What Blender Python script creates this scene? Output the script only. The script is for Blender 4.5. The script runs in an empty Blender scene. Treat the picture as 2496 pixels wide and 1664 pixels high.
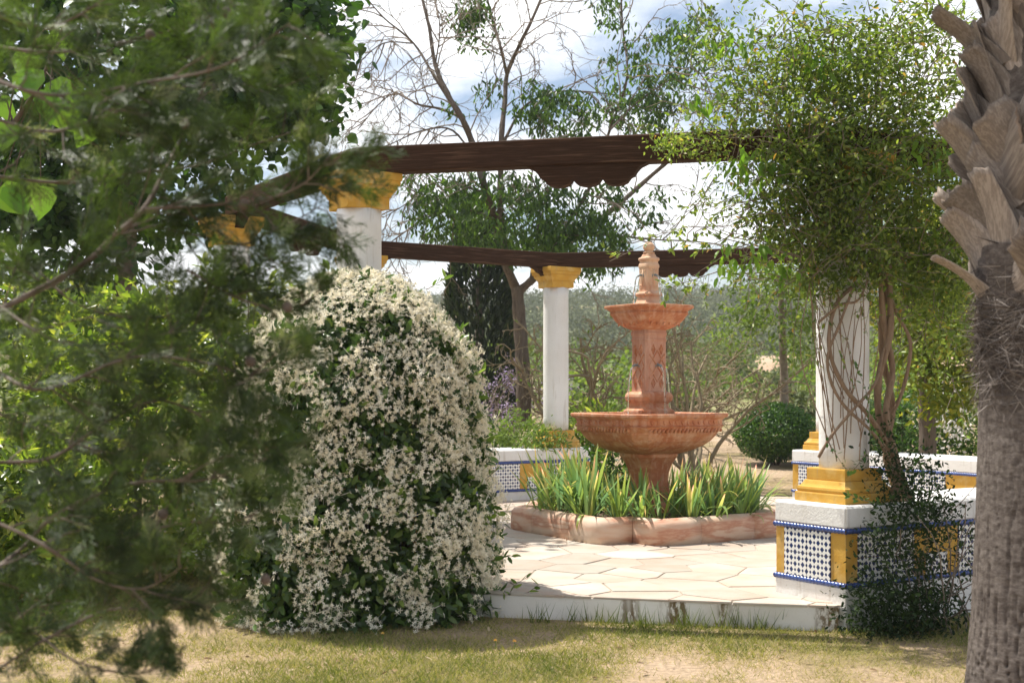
import bpy, math, random
import numpy as np
from mathutils import Vector, Matrix

random.seed(11)
rng = np.random.default_rng(11)
SC = bpy.context.scene
COL = SC.collection

# ------------------------------------------------------------------ camera, sky, sun, exposure
F = 3100.0            # focal length in photograph pixels (width 2496)
EYE = 1.39            # metres above the lawn
cam = bpy.data.cameras.new('camera')
camo = bpy.data.objects.new('camera', cam)
COL.objects.link(camo)
camo.location = (0, 0, EYE)
camo.rotation_euler = (math.radians(90), 0, 0)
cam.sensor_width = 36.0
cam.lens = F / 2496 * 36.0
cam.shift_y = 117 / 2496
cam.clip_start = 0.05
cam.clip_end = 3000
cam.dof.use_dof = True
cam.dof.focus_distance = 9.0
cam.dof.aperture_fstop = 3.8
SC.camera = camo

SUNV = Vector((-0.40, 0.34, 1.0)).normalized()
world = bpy.data.worlds.new('World')
SC.world = world
world.use_nodes = True
wn, wl = world.node_tree.nodes, world.node_tree.links
wn.clear()
w_out = wn.new('ShaderNodeOutputWorld')
w_bg = wn.new('ShaderNodeBackground')
w_sky = wn.new('ShaderNodeTexSky')
w_sky.sky_type = 'NISHITA'
w_sky.sun_disc = False
w_sky.sun_elevation = math.asin(SUNV.z)
w_sky.sun_rotation = math.atan2(SUNV.x, SUNV.y)
w_sky.dust_density = 1.6
w_tc = wn.new('ShaderNodeTexCoord')
w_sep = wn.new('ShaderNodeSeparateXYZ')
w_add = wn.new('ShaderNodeMath'); w_add.operation = 'ADD'; w_add.inputs[1].default_value = 0.22
w_mx = wn.new('ShaderNodeMath'); w_mx.operation = 'MAXIMUM'; w_mx.inputs[1].default_value = 0.05
w_div = wn.new('ShaderNodeVectorMath'); w_div.operation = 'DIVIDE'
w_cmb = wn.new('ShaderNodeCombineXYZ')
w_noise = wn.new('ShaderNodeTexNoise')
w_noise.inputs['Scale'].default_value = 1.9
w_noise.inputs['Detail'].default_value = 9
w_noise.inputs['Roughness'].default_value = 0.55
w_ramp = wn.new('ShaderNodeValToRGB')
w_ramp.color_ramp.elements[0].position = 0.43
w_ramp.color_ramp.elements[1].position = 0.60
w_mix = wn.new('ShaderNodeMixRGB')
w_mix.inputs[2].default_value = (11.4, 11.5, 11.6, 1)
wl.new(w_tc.outputs['Generated'], w_sep.inputs[0])
wl.new(w_sep.outputs['Z'], w_mx.inputs[0])
wl.new(w_mx.outputs[0], w_add.inputs[0])
for i in range(3):
    wl.new(w_add.outputs[0], w_cmb.inputs[i])
wl.new(w_tc.outputs['Generated'], w_div.inputs[0])
wl.new(w_cmb.outputs[0], w_div.inputs[1])
wl.new(w_div.outputs[0], w_noise.inputs['Vector'])
wl.new(w_noise.outputs['Fac'], w_ramp.inputs[0])
wl.new(w_ramp.outputs['Color'], w_mix.inputs[0])
wl.new(w_sky.outputs[0], w_mix.inputs[1])
wl.new(w_mix.outputs[0], w_bg.inputs['Color'])
w_bg.inputs['Strength'].default_value = 0.088
wl.new(w_bg.outputs[0], w_out.inputs['Surface'])

sun = bpy.data.lights.new('sun', 'SUN')
sun.energy = 4.7
sun.angle = math.radians(0.53)
sun.color = (1.0, 0.95, 0.86)
suno = bpy.data.objects.new('sun', sun)
suno.rotation_euler = SUNV.to_track_quat('Z', 'Y').to_euler()
suno.location = (-20, 20, 60)
COL.objects.link(suno)

SC.view_settings.view_transform = 'Standard'
SC.view_settings.look = 'None'
SC.view_settings.exposure = 0.68
SC.view_settings.gamma = 1.0

# ------------------------------------------------------------------ helpers
K = 2496 / 2352


def at(dx, dy, Y):
    """world point at depth Y for a spot measured in the 2352 px wide view of the photograph"""
    return np.array([(dx * K - 1248) / F * Y, Y, EYE + (949 - dy * K) / F * Y])


def unit(v):
    return v / np.maximum(np.linalg.norm(v, axis=-1, keepdims=True), 1e-9)


def rand_dir(n):
    return unit(rng.normal(size=(n, 3)))


_NG = rng.random((64, 64))


def vnoise(x, y):
    x = np.asarray(x, float); y = np.asarray(y, float)
    xi = np.floor(x).astype(int); yi = np.floor(y).astype(int)
    fx = x - xi; fy = y - yi
    fx = fx * fx * (3 - 2 * fx); fy = fy * fy * (3 - 2 * fy)
    g = lambda a, b: _NG[a % 64, b % 64]
    return (g(xi, yi) * (1 - fx) + g(xi + 1, yi) * fx) * (1 - fy) + (g(xi, yi + 1) * (1 - fx) + g(xi + 1, yi + 1) * fx) * fy


def fbm(x, y, o=4):
    s = 0; a = 0.5
    for i in range(o):
        s = s + a * vnoise(x, y); x = np.asarray(x) * 2.03 + 7.1; y = np.asarray(y) * 2.03 + 3.7; a *= 0.5
    return s / (1 - 0.5 ** o)


def mesh_np(name, V, groups, mat=None, rnd=None, smooth=False):
    """V (n,3); groups: list of (m,k) int arrays"""
    me = bpy.data.meshes.new(name)
    V = np.asarray(V, np.float32)
    me.vertices.add(len(V)); me.vertices.foreach_set('co', V.ravel())
    groups = [np.asarray(g, np.int32) for g in groups if len(g)]
    loops = np.concatenate([g.ravel() for g in groups])
    tot = np.concatenate([np.full(len(g), g.shape[1], np.int32) for g in groups])
    st = np.concatenate([[0], np.cumsum(tot)[:-1]]).astype(np.int32)
    me.loops.add(len(loops)); me.loops.foreach_set('vertex_index', loops)
    me.polygons.add(len(tot)); me.polygons.foreach_set('loop_start', st); me.polygons.foreach_set('loop_total', tot)
    if smooth:
        me.polygons.foreach_set('use_smooth', np.ones(len(tot), bool))
    if rnd is not None:
        a = me.attributes.new('rnd', 'FLOAT', 'POINT'); a.data.foreach_set('value', np.asarray(rnd, np.float32))
    me.update(calc_edges=True)
    if mat is not None:
        me.materials.append(mat)
    return me


def mesh_py(name, V, Fs, mat=None, smooth=False):
    me = bpy.data.meshes.new(name)
    me.from_pydata([tuple(map(float, v)) for v in V], [], [tuple(map(int, f)) for f in Fs])
    if smooth:
        me.polygons.foreach_set('use_smooth', np.ones(len(me.polygons), bool))
    me.update()
    if mat is not None:
        me.materials.append(mat)
    return me


class MB:
    """collects simple shapes into one mesh"""
    def __init__(self):
        self.V = []; self.F = []

    def add(self, V, Fs):
        o = len(self.V); self.V += [tuple(v) for v in V]; self.F += [tuple(i + o for i in f) for f in Fs]
        return self

    def box(self, x0, x1, y0, y1, z0, z1, b=0.0):
        if b <= 0:
            V = [(x, y, z) for z in (z0, z1) for y in (y0, y1) for x in (x0, x1)]
            Fs = [(0, 2, 3, 1), (4, 5, 7, 6), (0, 1, 5, 4), (2, 6, 7, 3), (0, 4, 6, 2), (1, 3, 7, 5)]
            return self.add(V, Fs)
        # bevelled box: 24 verts
        V = []; idx = {}
        for i, x in enumerate((x0, x1)):
            for j, y in enumerate((y0, y1)):
                for k, z in enumerate((z0, z1)):
                    sx = b if i == 0 else -b; sy = b if j == 0 else -b; sz = b if k == 0 else -b
                    for a, p in enumerate(((x, y + sy, z + sz), (x + sx, y, z + sz), (x + sx, y + sy, z))):
                        idx[i, j, k, a] = len(V); V.append(p)
        Fs = []
        for i in (0, 1):
            q = [idx[i, j, k, 0] for j, k in ((0, 0), (1, 0), (1, 1), (0, 1))]; Fs.append(q if i else q[::-1])
            q = [idx[j, i, k, 1] for j, k in ((0, 0), (0, 1), (1, 1), (1, 0))]; Fs.append(q if i else q[::-1])
            q = [idx[j, k, i, 2] for j, k in ((0, 0), (1, 0), (1, 1), (0, 1))]; Fs.append(q if i else q[::-1])
        for j in (0, 1):
            for k in (0, 1):
                q = [idx[0, j, k, 1], idx[0, j, k, 2], idx[1, j, k, 2], idx[1, j, k, 1]]; Fs.append(q if (j ^ k) == 0 else q[::-1])
                q = [idx[j, 0, k, 0], idx[j, 0, k, 2], idx[j, 1, k, 2], idx[j, 1, k, 0]]; Fs.append(q if (j ^ k) else q[::-1])
                q = [idx[j, k, 0, 0], idx[j, k, 0, 1], idx[j, k, 1, 1], idx[j, k, 1, 0]]; Fs.append(q if (j ^ k) == 0 else q[::-1])
        for i in (0, 1):
            for j in (0, 1):
                for k in (0, 1):
                    q = [idx[i, j, k, a] for a in (0, 1, 2)]; Fs.append(q if (i ^ j ^ k) else q[::-1])
        return self.add(V, Fs)

    def loft(self, sections, cap=True):
        """sections: list of equally long closed rings of 3-D points, counter-clockwise seen from above, bottom to top"""
        n = len(sections[0]); V = [p for s in sections for p in s]; Fs = []
        for i in range(len(sections) - 1):
            for j in range(n):
                a = i * n + j; b = i * n + (j + 1) % n
                Fs.append((a, b, b + n, a + n))
        if cap:
            Fs.append(tuple(range(n))[::-1]); m = (len(sections) - 1) * n
            Fs.append(tuple(range(m, m + n)))
        return self.add(V, Fs)

    def tube(self, pts, rad, sides=6, cap=True):
        pts = np.asarray(pts, float); rad = np.broadcast_to(np.asarray(rad, float), (len(pts),))
        secs = tube_rings(pts, rad, sides)
        return self.loft([list(map(tuple, s)) for s in secs], cap)

    def mesh(self, name, mat=None, smooth=False):
        return mesh_py(name, self.V, self.F, mat, smooth)


def tube_rings(pts, rad, sides):
    n = len(pts)
    T = np.zeros((n, 3)); T[:-1] += pts[1:] - pts[:-1]; T[1:] += pts[1:] - pts[:-1]
    T = unit(T)
    ref = np.array([0, 0, 1.0]) if abs(T[0, 2]) < 0.9 else np.array([1.0, 0, 0])
    u = np.cross(ref, T[0]); u /= np.linalg.norm(u)
    ang = np.arange(sides) * 2 * math.pi / sides
    out = []
    for i in range(n):
        u = u - T[i] * np.dot(u, T[i]); u /= max(np.linalg.norm(u), 1e-9)
        v = np.cross(T[i], u)
        out.append(pts[i] + rad[i] * (np.cos(ang)[:, None] * u + np.sin(ang)[:, None] * v))
    return out


def tubes_np(paths, sides=5):
    """many tapering tubes -> V, quads"""
    Vs = []; Fs = []; o = 0
    j = np.arange(sides); j2 = (j + 1) % sides
    for pts, rad in paths:
        pts = np.asarray(pts, float)
        r = tube_rings(pts, np.asarray(rad, float), sides)
        Vs.append(np.concatenate(r))
        for i in range(len(pts) - 1):
            a = o + i * sides
            Fs.append(np.stack([a + j, a + j2, a + sides + j2, a + sides + j], 1))
        o += len(pts) * sides
    return np.concatenate(Vs), np.concatenate(Fs)


# leaf templates: x along the leaf, y across, z fold
TPL = {
    'diamond': (np.array([(0, 0, 0), (.45, .5, .12), (1, 0, 0), (.45, -.5, .12)]), [(0, 1, 2), (0, 2, 3)]),
    'oval': (np.array([(0, 0, 0), (.28, .42, .10), (.68, .38, .06), (1, 0, -.10), (.68, -.38, .06), (.28, -.42, .10)]),
             [(0, 1, 2, 3), (0, 3, 4, 5)]),
    'needle': (np.array([(0, .5, 0), (0, -.5, 0), (1, 0, 0)]), [(0, 1, 2)]),
    'heart': (np.array([(0, 0, 0), (.02, .30, .06), (.30, .5, .10), (.65, .34, .04), (1, 0, -.12), (.65, -.34, .04), (.30, -.5, .10), (.02, -.30, .06)]),
              [(0, 1, 2), (0, 2, 3, 4), (0, 4, 5, 6), (0, 6, 7)]),
}


def leaf_arrays(P, D, N, size, tpl, width):
    T, fs = TPL[tpl]; n = len(P); k = len(T)
    D = unit(D); S = unit(np.cross(N, D)); Nn = np.cross(D, S)
    size = np.broadcast_to(size, (n,))[:, None, None]; w = np.broadcast_to(width, (n,))[:, None]
    V = P[:, None, :] + size * (T[None, :, 0, None] * D[:, None] + (T[None, :, 1] * w)[..., None] * S[:, None] + (T[None, :, 2] * w)[..., None] * Nn[:, None])
    base = (np.arange(n) * k)[:, None]
    groups = {}
    for f in fs:
        groups.setdefault(len(f), []).append(base + np.array(f)[None])
    G = [np.concatenate(g) for g in groups.values()]
    return V.reshape(-1, 3), G, np.repeat(rng.random(n), k)


def join_arrays(parts):
    Vs, Gs, Rs = [], [], []; o = 0
    for V, G, R in parts:
        Vs.append(V); Gs += [g + o for g in G]; Rs.append(R); o += len(V)
    return np.concatenate(Vs), Gs, np.concatenate(Rs)


def link(o, parent=None):
    COL.objects.link(o)
    if parent is not None:
        o.parent = parent
    return o


def thing(name, label, cat, loc=(0, 0, 0), rz=0.0, group=None):
    o = bpy.data.objects.new(name, None); o.empty_display_size = 0.1
    link(o); o.location = tuple(map(float, loc)); o.rotation_euler = (0, 0, rz)
    o['label'] = label; o['category'] = cat
    if group:
        o['group'] = group
    return o


def part(name, me, parent, kind=None, loc=None, rot=None, label=None, scale=None):
    o = link(bpy.data.objects.new(name, me), parent)
    if kind:
        o['kind'] = kind
    if label:
        o['label'] = label
    if loc is not None:
        o.location = tuple(map(float, loc))
    if rot is not None:
        o.rotation_euler = tuple(map(float, rot))
    if scale is not None:
        o.scale = scale
    return o


def struct(name, me, kind='structure'):
    o = link(bpy.data.objects.new(name, me)); o['kind'] = kind
    return o


def leafpart(name, P, D, N, size, tpl, width, mat, parent, loc, kind='stuff', rnd=None):
    V, G, R = leaf_arrays(P, D, N, size, tpl, width)
    if rnd is not None:
        R = np.repeat(rnd, len(TPL[tpl][0]))
    return part(name, mesh_np(name, V - np.asarray(loc, float), G, mat, R), parent, kind)


# ------------------------------------------------------------------ materials
def new_mat(name):
    m = bpy.data.materials.new(name); m.use_nodes = True
    n = m.node_tree.nodes; l = m.node_tree.links; n.clear()
    out = n.new('ShaderNodeOutputMaterial')
    return m, n, l, out


def ramp(n, stops):
    r = n.new('ShaderNodeValToRGB'); e = r.color_ramp.elements
    while len(e) < len(stops):
        e.new(0.5)
    for i, (p, c) in enumerate(stops):
        e[i].position = p; e[i].color = (*c, 1)
    return r


def noise(n, l, vec, scale, detail=6, rough=0.55):
    t = n.new('ShaderNodeTexNoise'); t.inputs['Scale'].default_value = scale
    t.inputs['Detail'].default_value = detail; t.inputs['Roughness'].default_value = rough
    l.new(vec, t.inputs['Vector'])
    return t


def mapping(n, l, scale=(1, 1, 1), coord='Object'):
    tc = n.new('ShaderNodeTexCoord'); mp = n.new('ShaderNodeMapping'); mp.inputs['Scale'].default_value = scale
    l.new(tc.outputs[coord], mp.inputs['Vector'])
    return mp.outputs[0]


def surf(name, stops, scale=4, rough=0.8, bump=0.3, bscale=60, stretch=(1, 1, 1), bstretch=None, spec=0.3, dist=0.004, randobj=0.0, extra=None):
    """noise-coloured principled surface with bump"""
    m, n, l, out = new_mat(name)
    p = n.new('ShaderNodeBsdfPrincipled'); p.inputs['Roughness'].default_value = rough
    p.inputs['Specular IOR Level'].default_value = spec
    v = mapping(n, l, stretch)
    if randobj:
        oi = n.new('ShaderNodeObjectInfo'); ad = n.new('ShaderNodeVectorMath'); ad.operation = 'MULTIPLY_ADD'
        ad.inputs[1].default_value = (37, 37, 37)
        cb = n.new('ShaderNodeCombineXYZ')
        for i in range(3):
            l.new(oi.outputs['Random'], cb.inputs[i])
        l.new(cb.outputs[0], ad.inputs[0]); l.new(v, ad.inputs[2]); v = ad.outputs[0]
    t = noise(n, l, v, scale)
    r = ramp(n, stops); l.new(t.outputs['Fac'], r.inputs[0])
    col = r.outputs['Color']
    if randobj:
        mul = n.new('ShaderNodeMath'); mul.operation = 'MULTIPLY_ADD'; mul.inputs[1].default_value = randobj; mul.inputs[2].default_value = 1 - randobj / 2
        l.new(oi.outputs['Random'], mul.inputs[0])
        mx = n.new('ShaderNodeVectorMath'); mx.operation = 'SCALE'; l.new(col, mx.inputs[0]); l.new(mul.outputs[0], mx.inputs['Scale']); col = mx.outputs[0]
    if extra:
        col = extra(n, l, col)
    l.new(col, p.inputs['Base Color'])
    if bump:
        v2 = mapping(n, l, bstretch or stretch)
        t2 = noise(n, l, v2, bscale, 5, 0.6)
        b = n.new('ShaderNodeBump'); b.inputs['Strength'].default_value = bump; b.inputs['Distance'].default_value = dist
        l.new(t2.outputs['Fac'], b.inputs['Height']); l.new(b.outputs[0], p.inputs['Normal'])
    l.new(p.outputs[0], out.inputs['Surface'])
    return m


def leafmat(name, stops, trans=0.35, rough=0.45, spec=0.4, tcol=1.5, tint=(1.15, 1.25, .45)):
    """per-leaf colour from the rnd attribute, reflecting and transmitting"""
    m, n, l, out = new_mat(name)
    a = n.new('ShaderNodeAttribute'); a.attribute_name = 'rnd'
    r = ramp(n, stops); l.new(a.outputs['Fac'], r.inputs[0])
    p = n.new('ShaderNodeBsdfPrincipled'); p.inputs['Roughness'].default_value = rough; p.inputs['Specular IOR Level'].default_value = spec
    l.new(r.outputs['Color'], p.inputs['Base Color'])
    tr = n.new('ShaderNodeBsdfTranslucent')
    mu = n.new('ShaderNodeMixRGB'); mu.blend_type = 'MULTIPLY'; mu.inputs[0].default_value = 1; mu.inputs[2].default_value = (tcol * tint[0], tcol * tint[1], tcol * tint[2], 1)
    l.new(r.outputs['Color'], mu.inputs[1]); l.new(mu.outputs[0], tr.inputs['Color'])
    mx = n.new('ShaderNodeMixShader'); mx.inputs[0].default_value = trans
    l.new(p.outputs[0], mx.inputs[1]); l.new(tr.outputs[0], mx.inputs[2]); l.new(mx.outputs[0], out.inputs['Surface'])
    return m


M = {}
def grime(n, l, col):
    # faint run-off streaks and specks of dirt
    t = noise(n, l, mapping(n, l, (9, 9, .9)), 2.2, 6, .65); r = ramp(n, [(.56, (0, 0, 0)), (.72, (.5, .5, .5))]); l.new(t.outputs['Fac'], r.inputs[0])
    t2 = noise(n, l, mapping(n, l, (1, 1, 1)), 38, 4, .7); r2 = ramp(n, [(.66, (0, 0, 0)), (.74, (.7, .7, .7))]); l.new(t2.outputs['Fac'], r2.inputs[0])
    ad = n.new('ShaderNodeMath'); ad.operation = 'MAXIMUM'; l.new(r.outputs['Color'], ad.inputs[0]); l.new(r2.outputs['Color'], ad.inputs[1])
    mx = n.new('ShaderNodeMixRGB'); mx.inputs[2].default_value = (.36, .29, .20, 1); l.new(ad.outputs[0], mx.inputs[0]); l.new(col, mx.inputs[1])
    return mx.outputs[0]


M['white'] = surf('white_plaster', [(.35, (.80, .79, .77)), (.62, (.74, .72, .69)), (.80, (.60, .56, .50))], 2.2, .85, .6, 55, dist=.006, extra=grime)
M['yellow'] = surf('ochre_paint', [(.3, (.62, .37, .075)), (.5, (.56, .31, .05)), (.62, (.62, .40, .12)), (.8, (.40, .23, .06))], 6, .8, .6, 60, extra=grime)
M['blue'] = surf('blue_glaze', [(.35, (.045, .09, .30)), (.7, (.025, .05, .19))], 18, .25, .1, 80, spec=.6)
M['wood'] = surf('dark_stained_timber', [(.3, (.062, .031, .017)), (.5, (.036, .018, .010)), (.64, (.085, .046, .027)), (.8, (.15, .095, .062))], 7, .8, .8, 20, stretch=(.45, 6, 10), spec=.12)
M['soil'] = surf('planter_soil', [(.35, (.10, .07, .045)), (.7, (.18, .12, .08))], 14, .95, .8, 40, dist=.02)
M['mortar'] = surf('mortar', [(.35, (.42, .37, .30)), (.7, (.30, .255, .205))], 9, .95, .5, 60)
M['stone'] = surf('limestone_flag', [(.28, (.50, .455, .395)), (.48, (.465, .405, .34)), (.60, (.47, .365, .29)), (.72, (.45, .405, .345)), (.85, (.37, .32, .27))], 2.4, .85, .6, 26, randobj=.30, dist=.008, spec=.15)
M['bark'] = surf('grey_bark', [(.3, (.10, .075, .055)), (.55, (.19, .15, .12)), (.8, (.06, .045, .035))], 9, .9, 1.0, 20, stretch=(3, 3, .5), dist=.03)
M['twig'] = surf('twig_bark', [(.3, (.17, .13, .10)), (.7, (.30, .25, .20))], 12, .85, .3, 40)
M['twig_ochre'] = surf('ochre_twig', [(.3, (.20, .155, .095)), (.7, (.36, .29, .19))], 12, .85, .3, 40)
M['twig_dark'] = surf('dark_twig', [(.3, (.075, .05, .035)), (.7, (.14, .10, .075))], 12, .85, .3, 40)
M['reed_stem'] = surf('reddish_branch', [(.3, (.085, .06, .045)), (.55, (.15, .115, .09)), (.75, (.26, .22, .185))], 14, .8, .5, 40)
M['vine_stem'] = surf('vine_stem', [(.3, (.20, .13, .085)), (.6, (.30, .21, .14)), (.8, (.12, .08, .05))], 16, .85, .8, 30, stretch=(3, 3, .6), dist=.01)
M['metal'] = surf('weathered_spout', [(.3, (.16, .20, .22)), (.7, (.25, .28, .27))], 20, .45, .2, 60, spec=.5)
M['crust'] = surf('petal_core', [(.3, (.8, .5, .1)), (.7, (.8, .55, .2))], 20, .8, 0)


def fountain_extra(n, l, col):
    # pale lime streaks running over the red stone
    v = mapping(n, l, (7, 7, .8)); t = noise(n, l, v, 3.0, 7, .65)
    r = ramp(n, [(.48, (0, 0, 0)), (.70, (.60, .60, .60))]); l.new(t.outputs['Fac'], r.inputs[0])
    mx = n.new('ShaderNodeMixRGB'); mx.inputs[2].default_value = (.66, .45, .33, 1)
    l.new(r.outputs['Color'], mx.inputs[0]); l.new(col, mx.inputs[1])
    return mx.outputs[0]


M['terra'] = surf('red_fountain_stone', [(.25, (.54, .22, .11)), (.42, (.42, .145, .065)), (.55, (.50, .21, .10)), (.66, (.56, .29, .17)), (.78, (.22, .075, .038))], 6.5, .7, .8, 38, stretch=(1, 1, 2.2), extra=fountain_extra)
M['terra_pale'] = surf('pale_fountain_stone', [(.3, (.70, .50, .33)), (.5, (.66, .43, .27)), (.62, (.56, .31, .19)), (.8, (.46, .23, .13))], 7, .65, .4, 50, extra=fountain_extra)
M['terra_mid'] = surf('shaft_stone', [(.25, (.52, .27, .18)), (.5, (.46, .22, .14)), (.7, (.58, .36, .26)), (.85, (.36, .16, .10))], 5.5, .6, .45, 45, stretch=(2, 2, .7), extra=fountain_extra)
M['kerb'] = surf('veined_kerb_stone', [(.28, (.66, .53, .42)), (.44, (.62, .46, .35)), (.53, (.58, .36, .25)), (.58, (.46, .22, .14)), (.63, (.60, .42, .31)), (.85, (.66, .55, .44))],
                 1.7, .65, .4, 40, stretch=(1, 1, 4.5))


def step_extra(n, l, col):
    # rust and moss drips below the paving edge
    v = mapping(n, l, (2.2, 2.2, .25)); t = noise(n, l, v, 2.1, 3, .5)
    r = ramp(n, [(.545, (0, 0, 0)), (.62, (1, 1, 1))]); l.new(t.outputs['Fac'], r.inputs[0])
    v2 = mapping(n, l, (14, 14, 6)); t2 = noise(n, l, v2, 3.0, 6, .7)
    r2 = ramp(n, [(.42, (0, 0, 0)), (.52, (1, 1, 1))]); l.new(t2.outputs['Fac'], r2.inputs[0])
    mu = n.new('ShaderNodeMath'); mu.operation = 'MULTIPLY'; l.new(r.outputs['Color'], mu.inputs[0]); l.new(r2.outputs['Color'], mu.inputs[1])
    mx = n.new('ShaderNodeMixRGB'); mx.inputs[2].default_value = (.17, .12, .06, 1)
    l.new(mu.outputs[0], mx.inputs[0]); l.new(col, mx.inputs[1])
    return mx.outputs[0]


M['step'] = surf('whitewashed_step', [(.35, (.80, .78, .74)), (.65, (.70, .66, .60)), (.85, (.50, .44, .36))], 3, .85, .6, 45, extra=step_extra)


def tile_mat():
    """white glazed tile printed with navy lozenges and small dots"""
    m, n, l, out = new_mat('lozenge_tile')
    p = n.new('ShaderNodeBsdfPrincipled'); p.inputs['Roughness'].default_value = .22; p.inputs['Specular IOR Level'].default_value = .55
    tc = n.new('ShaderNodeTexCoord'); sp = n.new('ShaderNodeSeparateXYZ'); l.new(tc.outputs['Object'], sp.inputs[0])

    def math2(op, a, b=None):
        q = n.new('ShaderNodeMath'); q.operation = op
        for i, s in enumerate((a, b)):
            if s is None:
                continue
            if isinstance(s, (int, float)):
                q.inputs[i].default_value = s
            else:
                l.new(s, q.inputs[i])
        return q.outputs[0]

    def cell(s, period, off):
        u = math2('ADD', math2('DIVIDE', s, period), off)
        return math2('SUBTRACT', math2('FRACT', u), 0.5)
    PX, PZ = .19 / 3, .071

    def lozenge(offx, offz, hw, hh):
        a = math2('DIVIDE', math2('ABSOLUTE', cell(sp.outputs['X'], PX, offx)), hw)
        b = math2('DIVIDE', math2('ABSOLUTE', cell(sp.outputs['Z'], PZ, offz)), hh)
        return math2('LESS_THAN', math2('ADD', a, b), 1.0)

    def dot(offx, offz, rr):
        a = cell(sp.outputs['X'], PX, offx); b = cell(sp.outputs['Z'], PZ, offz)
        return math2('LESS_THAN', math2('ADD', math2('MULTIPLY', a, a), math2('MULTIPLY', b, b)), rr * rr)
    k = math2('MAXIMUM', lozenge(.5, .5, .26, .25), lozenge(0, 0, .26, .25))
    k = math2('MAXIMUM', k, math2('MAXIMUM', dot(0, .5, .13), dot(.5, 0, .13)))
    mx = n.new('ShaderNodeMixRGB'); l.new(k, mx.inputs[0])
    mx.inputs[1].default_value = (.80, .80, .78, 1); mx.inputs[2].default_value = (.022, .042, .13, 1)
    l.new(mx.outputs[0], p.inputs['Base Color']); l.new(p.outputs[0], out.inputs['Surface'])
    return m


M['tile'] = tile_mat()


def water_mat():
    m, n, l, out = new_mat('clear_water')
    p = n.new('ShaderNodeBsdfPrincipled'); p.inputs['Base Color'].default_value = (.95, .98, 1, 1)
    p.inputs['Roughness'].default_value = .05; p.inputs['IOR'].default_value = 1.33; p.inputs['Transmission Weight'].default_value = 1
    l.new(p.outputs[0], out.inputs['Surface'])
    return m


M['water'] = water_mat()


def palm_mat():
    m, n, l, out = new_mat('palm_bark')
    p = n.new('ShaderNodeBsdfPrincipled'); p.inputs['Roughness'].default_value = .9; p.inputs['Specular IOR Level'].default_value = .15
    t = noise(n, l, mapping(n, l, (9, 9, 18)), 3, 8, .7)
    r = ramp(n, [(.3, (.055, .044, .038)), (.5, (.125, .105, .094)), (.66, (.19, .165, .148)), (.8, (.30, .27, .25))]); l.new(t.outputs['Fac'], r.inputs[0])
    l.new(r.outputs['Color'], p.inputs['Base Color'])
    t2 = noise(n, l, mapping(n, l, (40, 40, 90)), 2, 6, .7)
    b = n.new('ShaderNodeBump'); b.inputs['Strength'].default_value = .7; b.inputs['Distance'].default_value = .006
    l.new(t2.outputs['Fac'], b.inputs['Height']); l.new(b.outputs[0], p.inputs['Normal']); l.new(p.outputs[0], out.inputs['Surface'])
    return m


M['palm'] = palm_mat()
M['boot'] = surf('dry_leaf_base', [(.28, (.30, .245, .205)), (.45, (.20, .165, .14)), (.58, (.33, .28, .24)), (.72, (.16, .125, .105)), (.85, (.08, .06, .048))], 2, .85, .5, 10,
                 stretch=(11, 11, .8), randobj=.7, dist=.006)
M['boot_edge'] = surf('split_leaf_base', [(.3, (.34, .26, .20)), (.7, (.20, .14, .10))], 9, .8, .5, 30, randobj=.3)
M['frond'] = surf('fan_palm_frond', [(.3, (.06, .11, .03)), (.7, (.10, .17, .05))], 6, .5, 0)
M['fibre'] = leafmat('palm_fibre', [(0, (.06, .047, .04)), (.6, (.13, .105, .09)), (1, (.34, .30, .27))], .1, .7, .2, 1, (1, 1, 1))

M['jas_leaf'] = leafmat('jasmine_leaf', [(0, (.028, .060, .018)), (.55, (.055, .105, .026)), (.88, (.11, .18, .04)), (1, (.22, .30, .07))], .34, .32, .5)
M['jas_flower'] = leafmat('jasmine_petal', [(0, (.84, .66, .40)), (.16, (.90, .83, .66)), (1, (.93, .90, .80))], .30, .6, .2, 1.0, (1, .97, .88))
M['iris_leaf'] = surf('iris_leaf_base', [(.3, (.09, .19, .035)), (.6, (.14, .26, .05))], 6, .5, 0)
M['conifer'] = leafmat('cypress_scale', [(0, (.028, .045, .019)), (.5, (.046, .070, .026)), (.82, (.08, .125, .036)), (1, (.27, .28, .21))], .33, .5, .35)
M['broad'] = leafmat('broad_leaf', [(0, (.022, .055, .014)), (.7, (.045, .10, .022)), (1, (.11, .20, .035))], .40, .4, .45)
M['lime'] = leafmat('lime_leaf', [(0, (.10, .20, .03)), (1, (.20, .32, .05))], .5, .45, .35)
M['laurel'] = leafmat('laurel_leaf', [(0, (.07, .11, .025)), (.45, (.13, .19, .038)), (.8, (.24, .30, .06)), (1, (.42, .42, .10))], .45, .3, .5)
M['bloom'] = leafmat('cream_panicle', [(0, (.50, .36, .16)), (1, (.66, .52, .26))], .25, .7, .2, 1)
M['hang'] = leafmat('hanging_leaf', [(0, (.03, .06, .02)), (.6, (.06, .11, .03)), (1, (.12, .20, .045))], .42, .42, .4)
M['cypress'] = leafmat('dark_cypress', [(0, (.012, .022, .010)), (.7, (.026, .042, .016)), (1, (.05, .075, .022))], .15, .6, .25)
M['lilac'] = leafmat('lilac_bloom', [(0, (.22, .17, .22)), (.6, (.36, .28, .42)), (1, (.48, .40, .60))], .25, .7, .2, 1, (1, 1, 1))
M['box'] = leafmat('box_leaf', [(0, (.030, .075, .016)), (.7, (.06, .135, .024)), (1, (.13, .23, .04))], .32, .4, .45)
M['foot'] = leafmat('shade_darkened_leaf', [(0, (.014, .028, .010)), (.7, (.028, .052, .016)), (1, (.06, .10, .028))], .22, .6, .2)  # leaf green darkened to stand in for the shade below the climber
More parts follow.
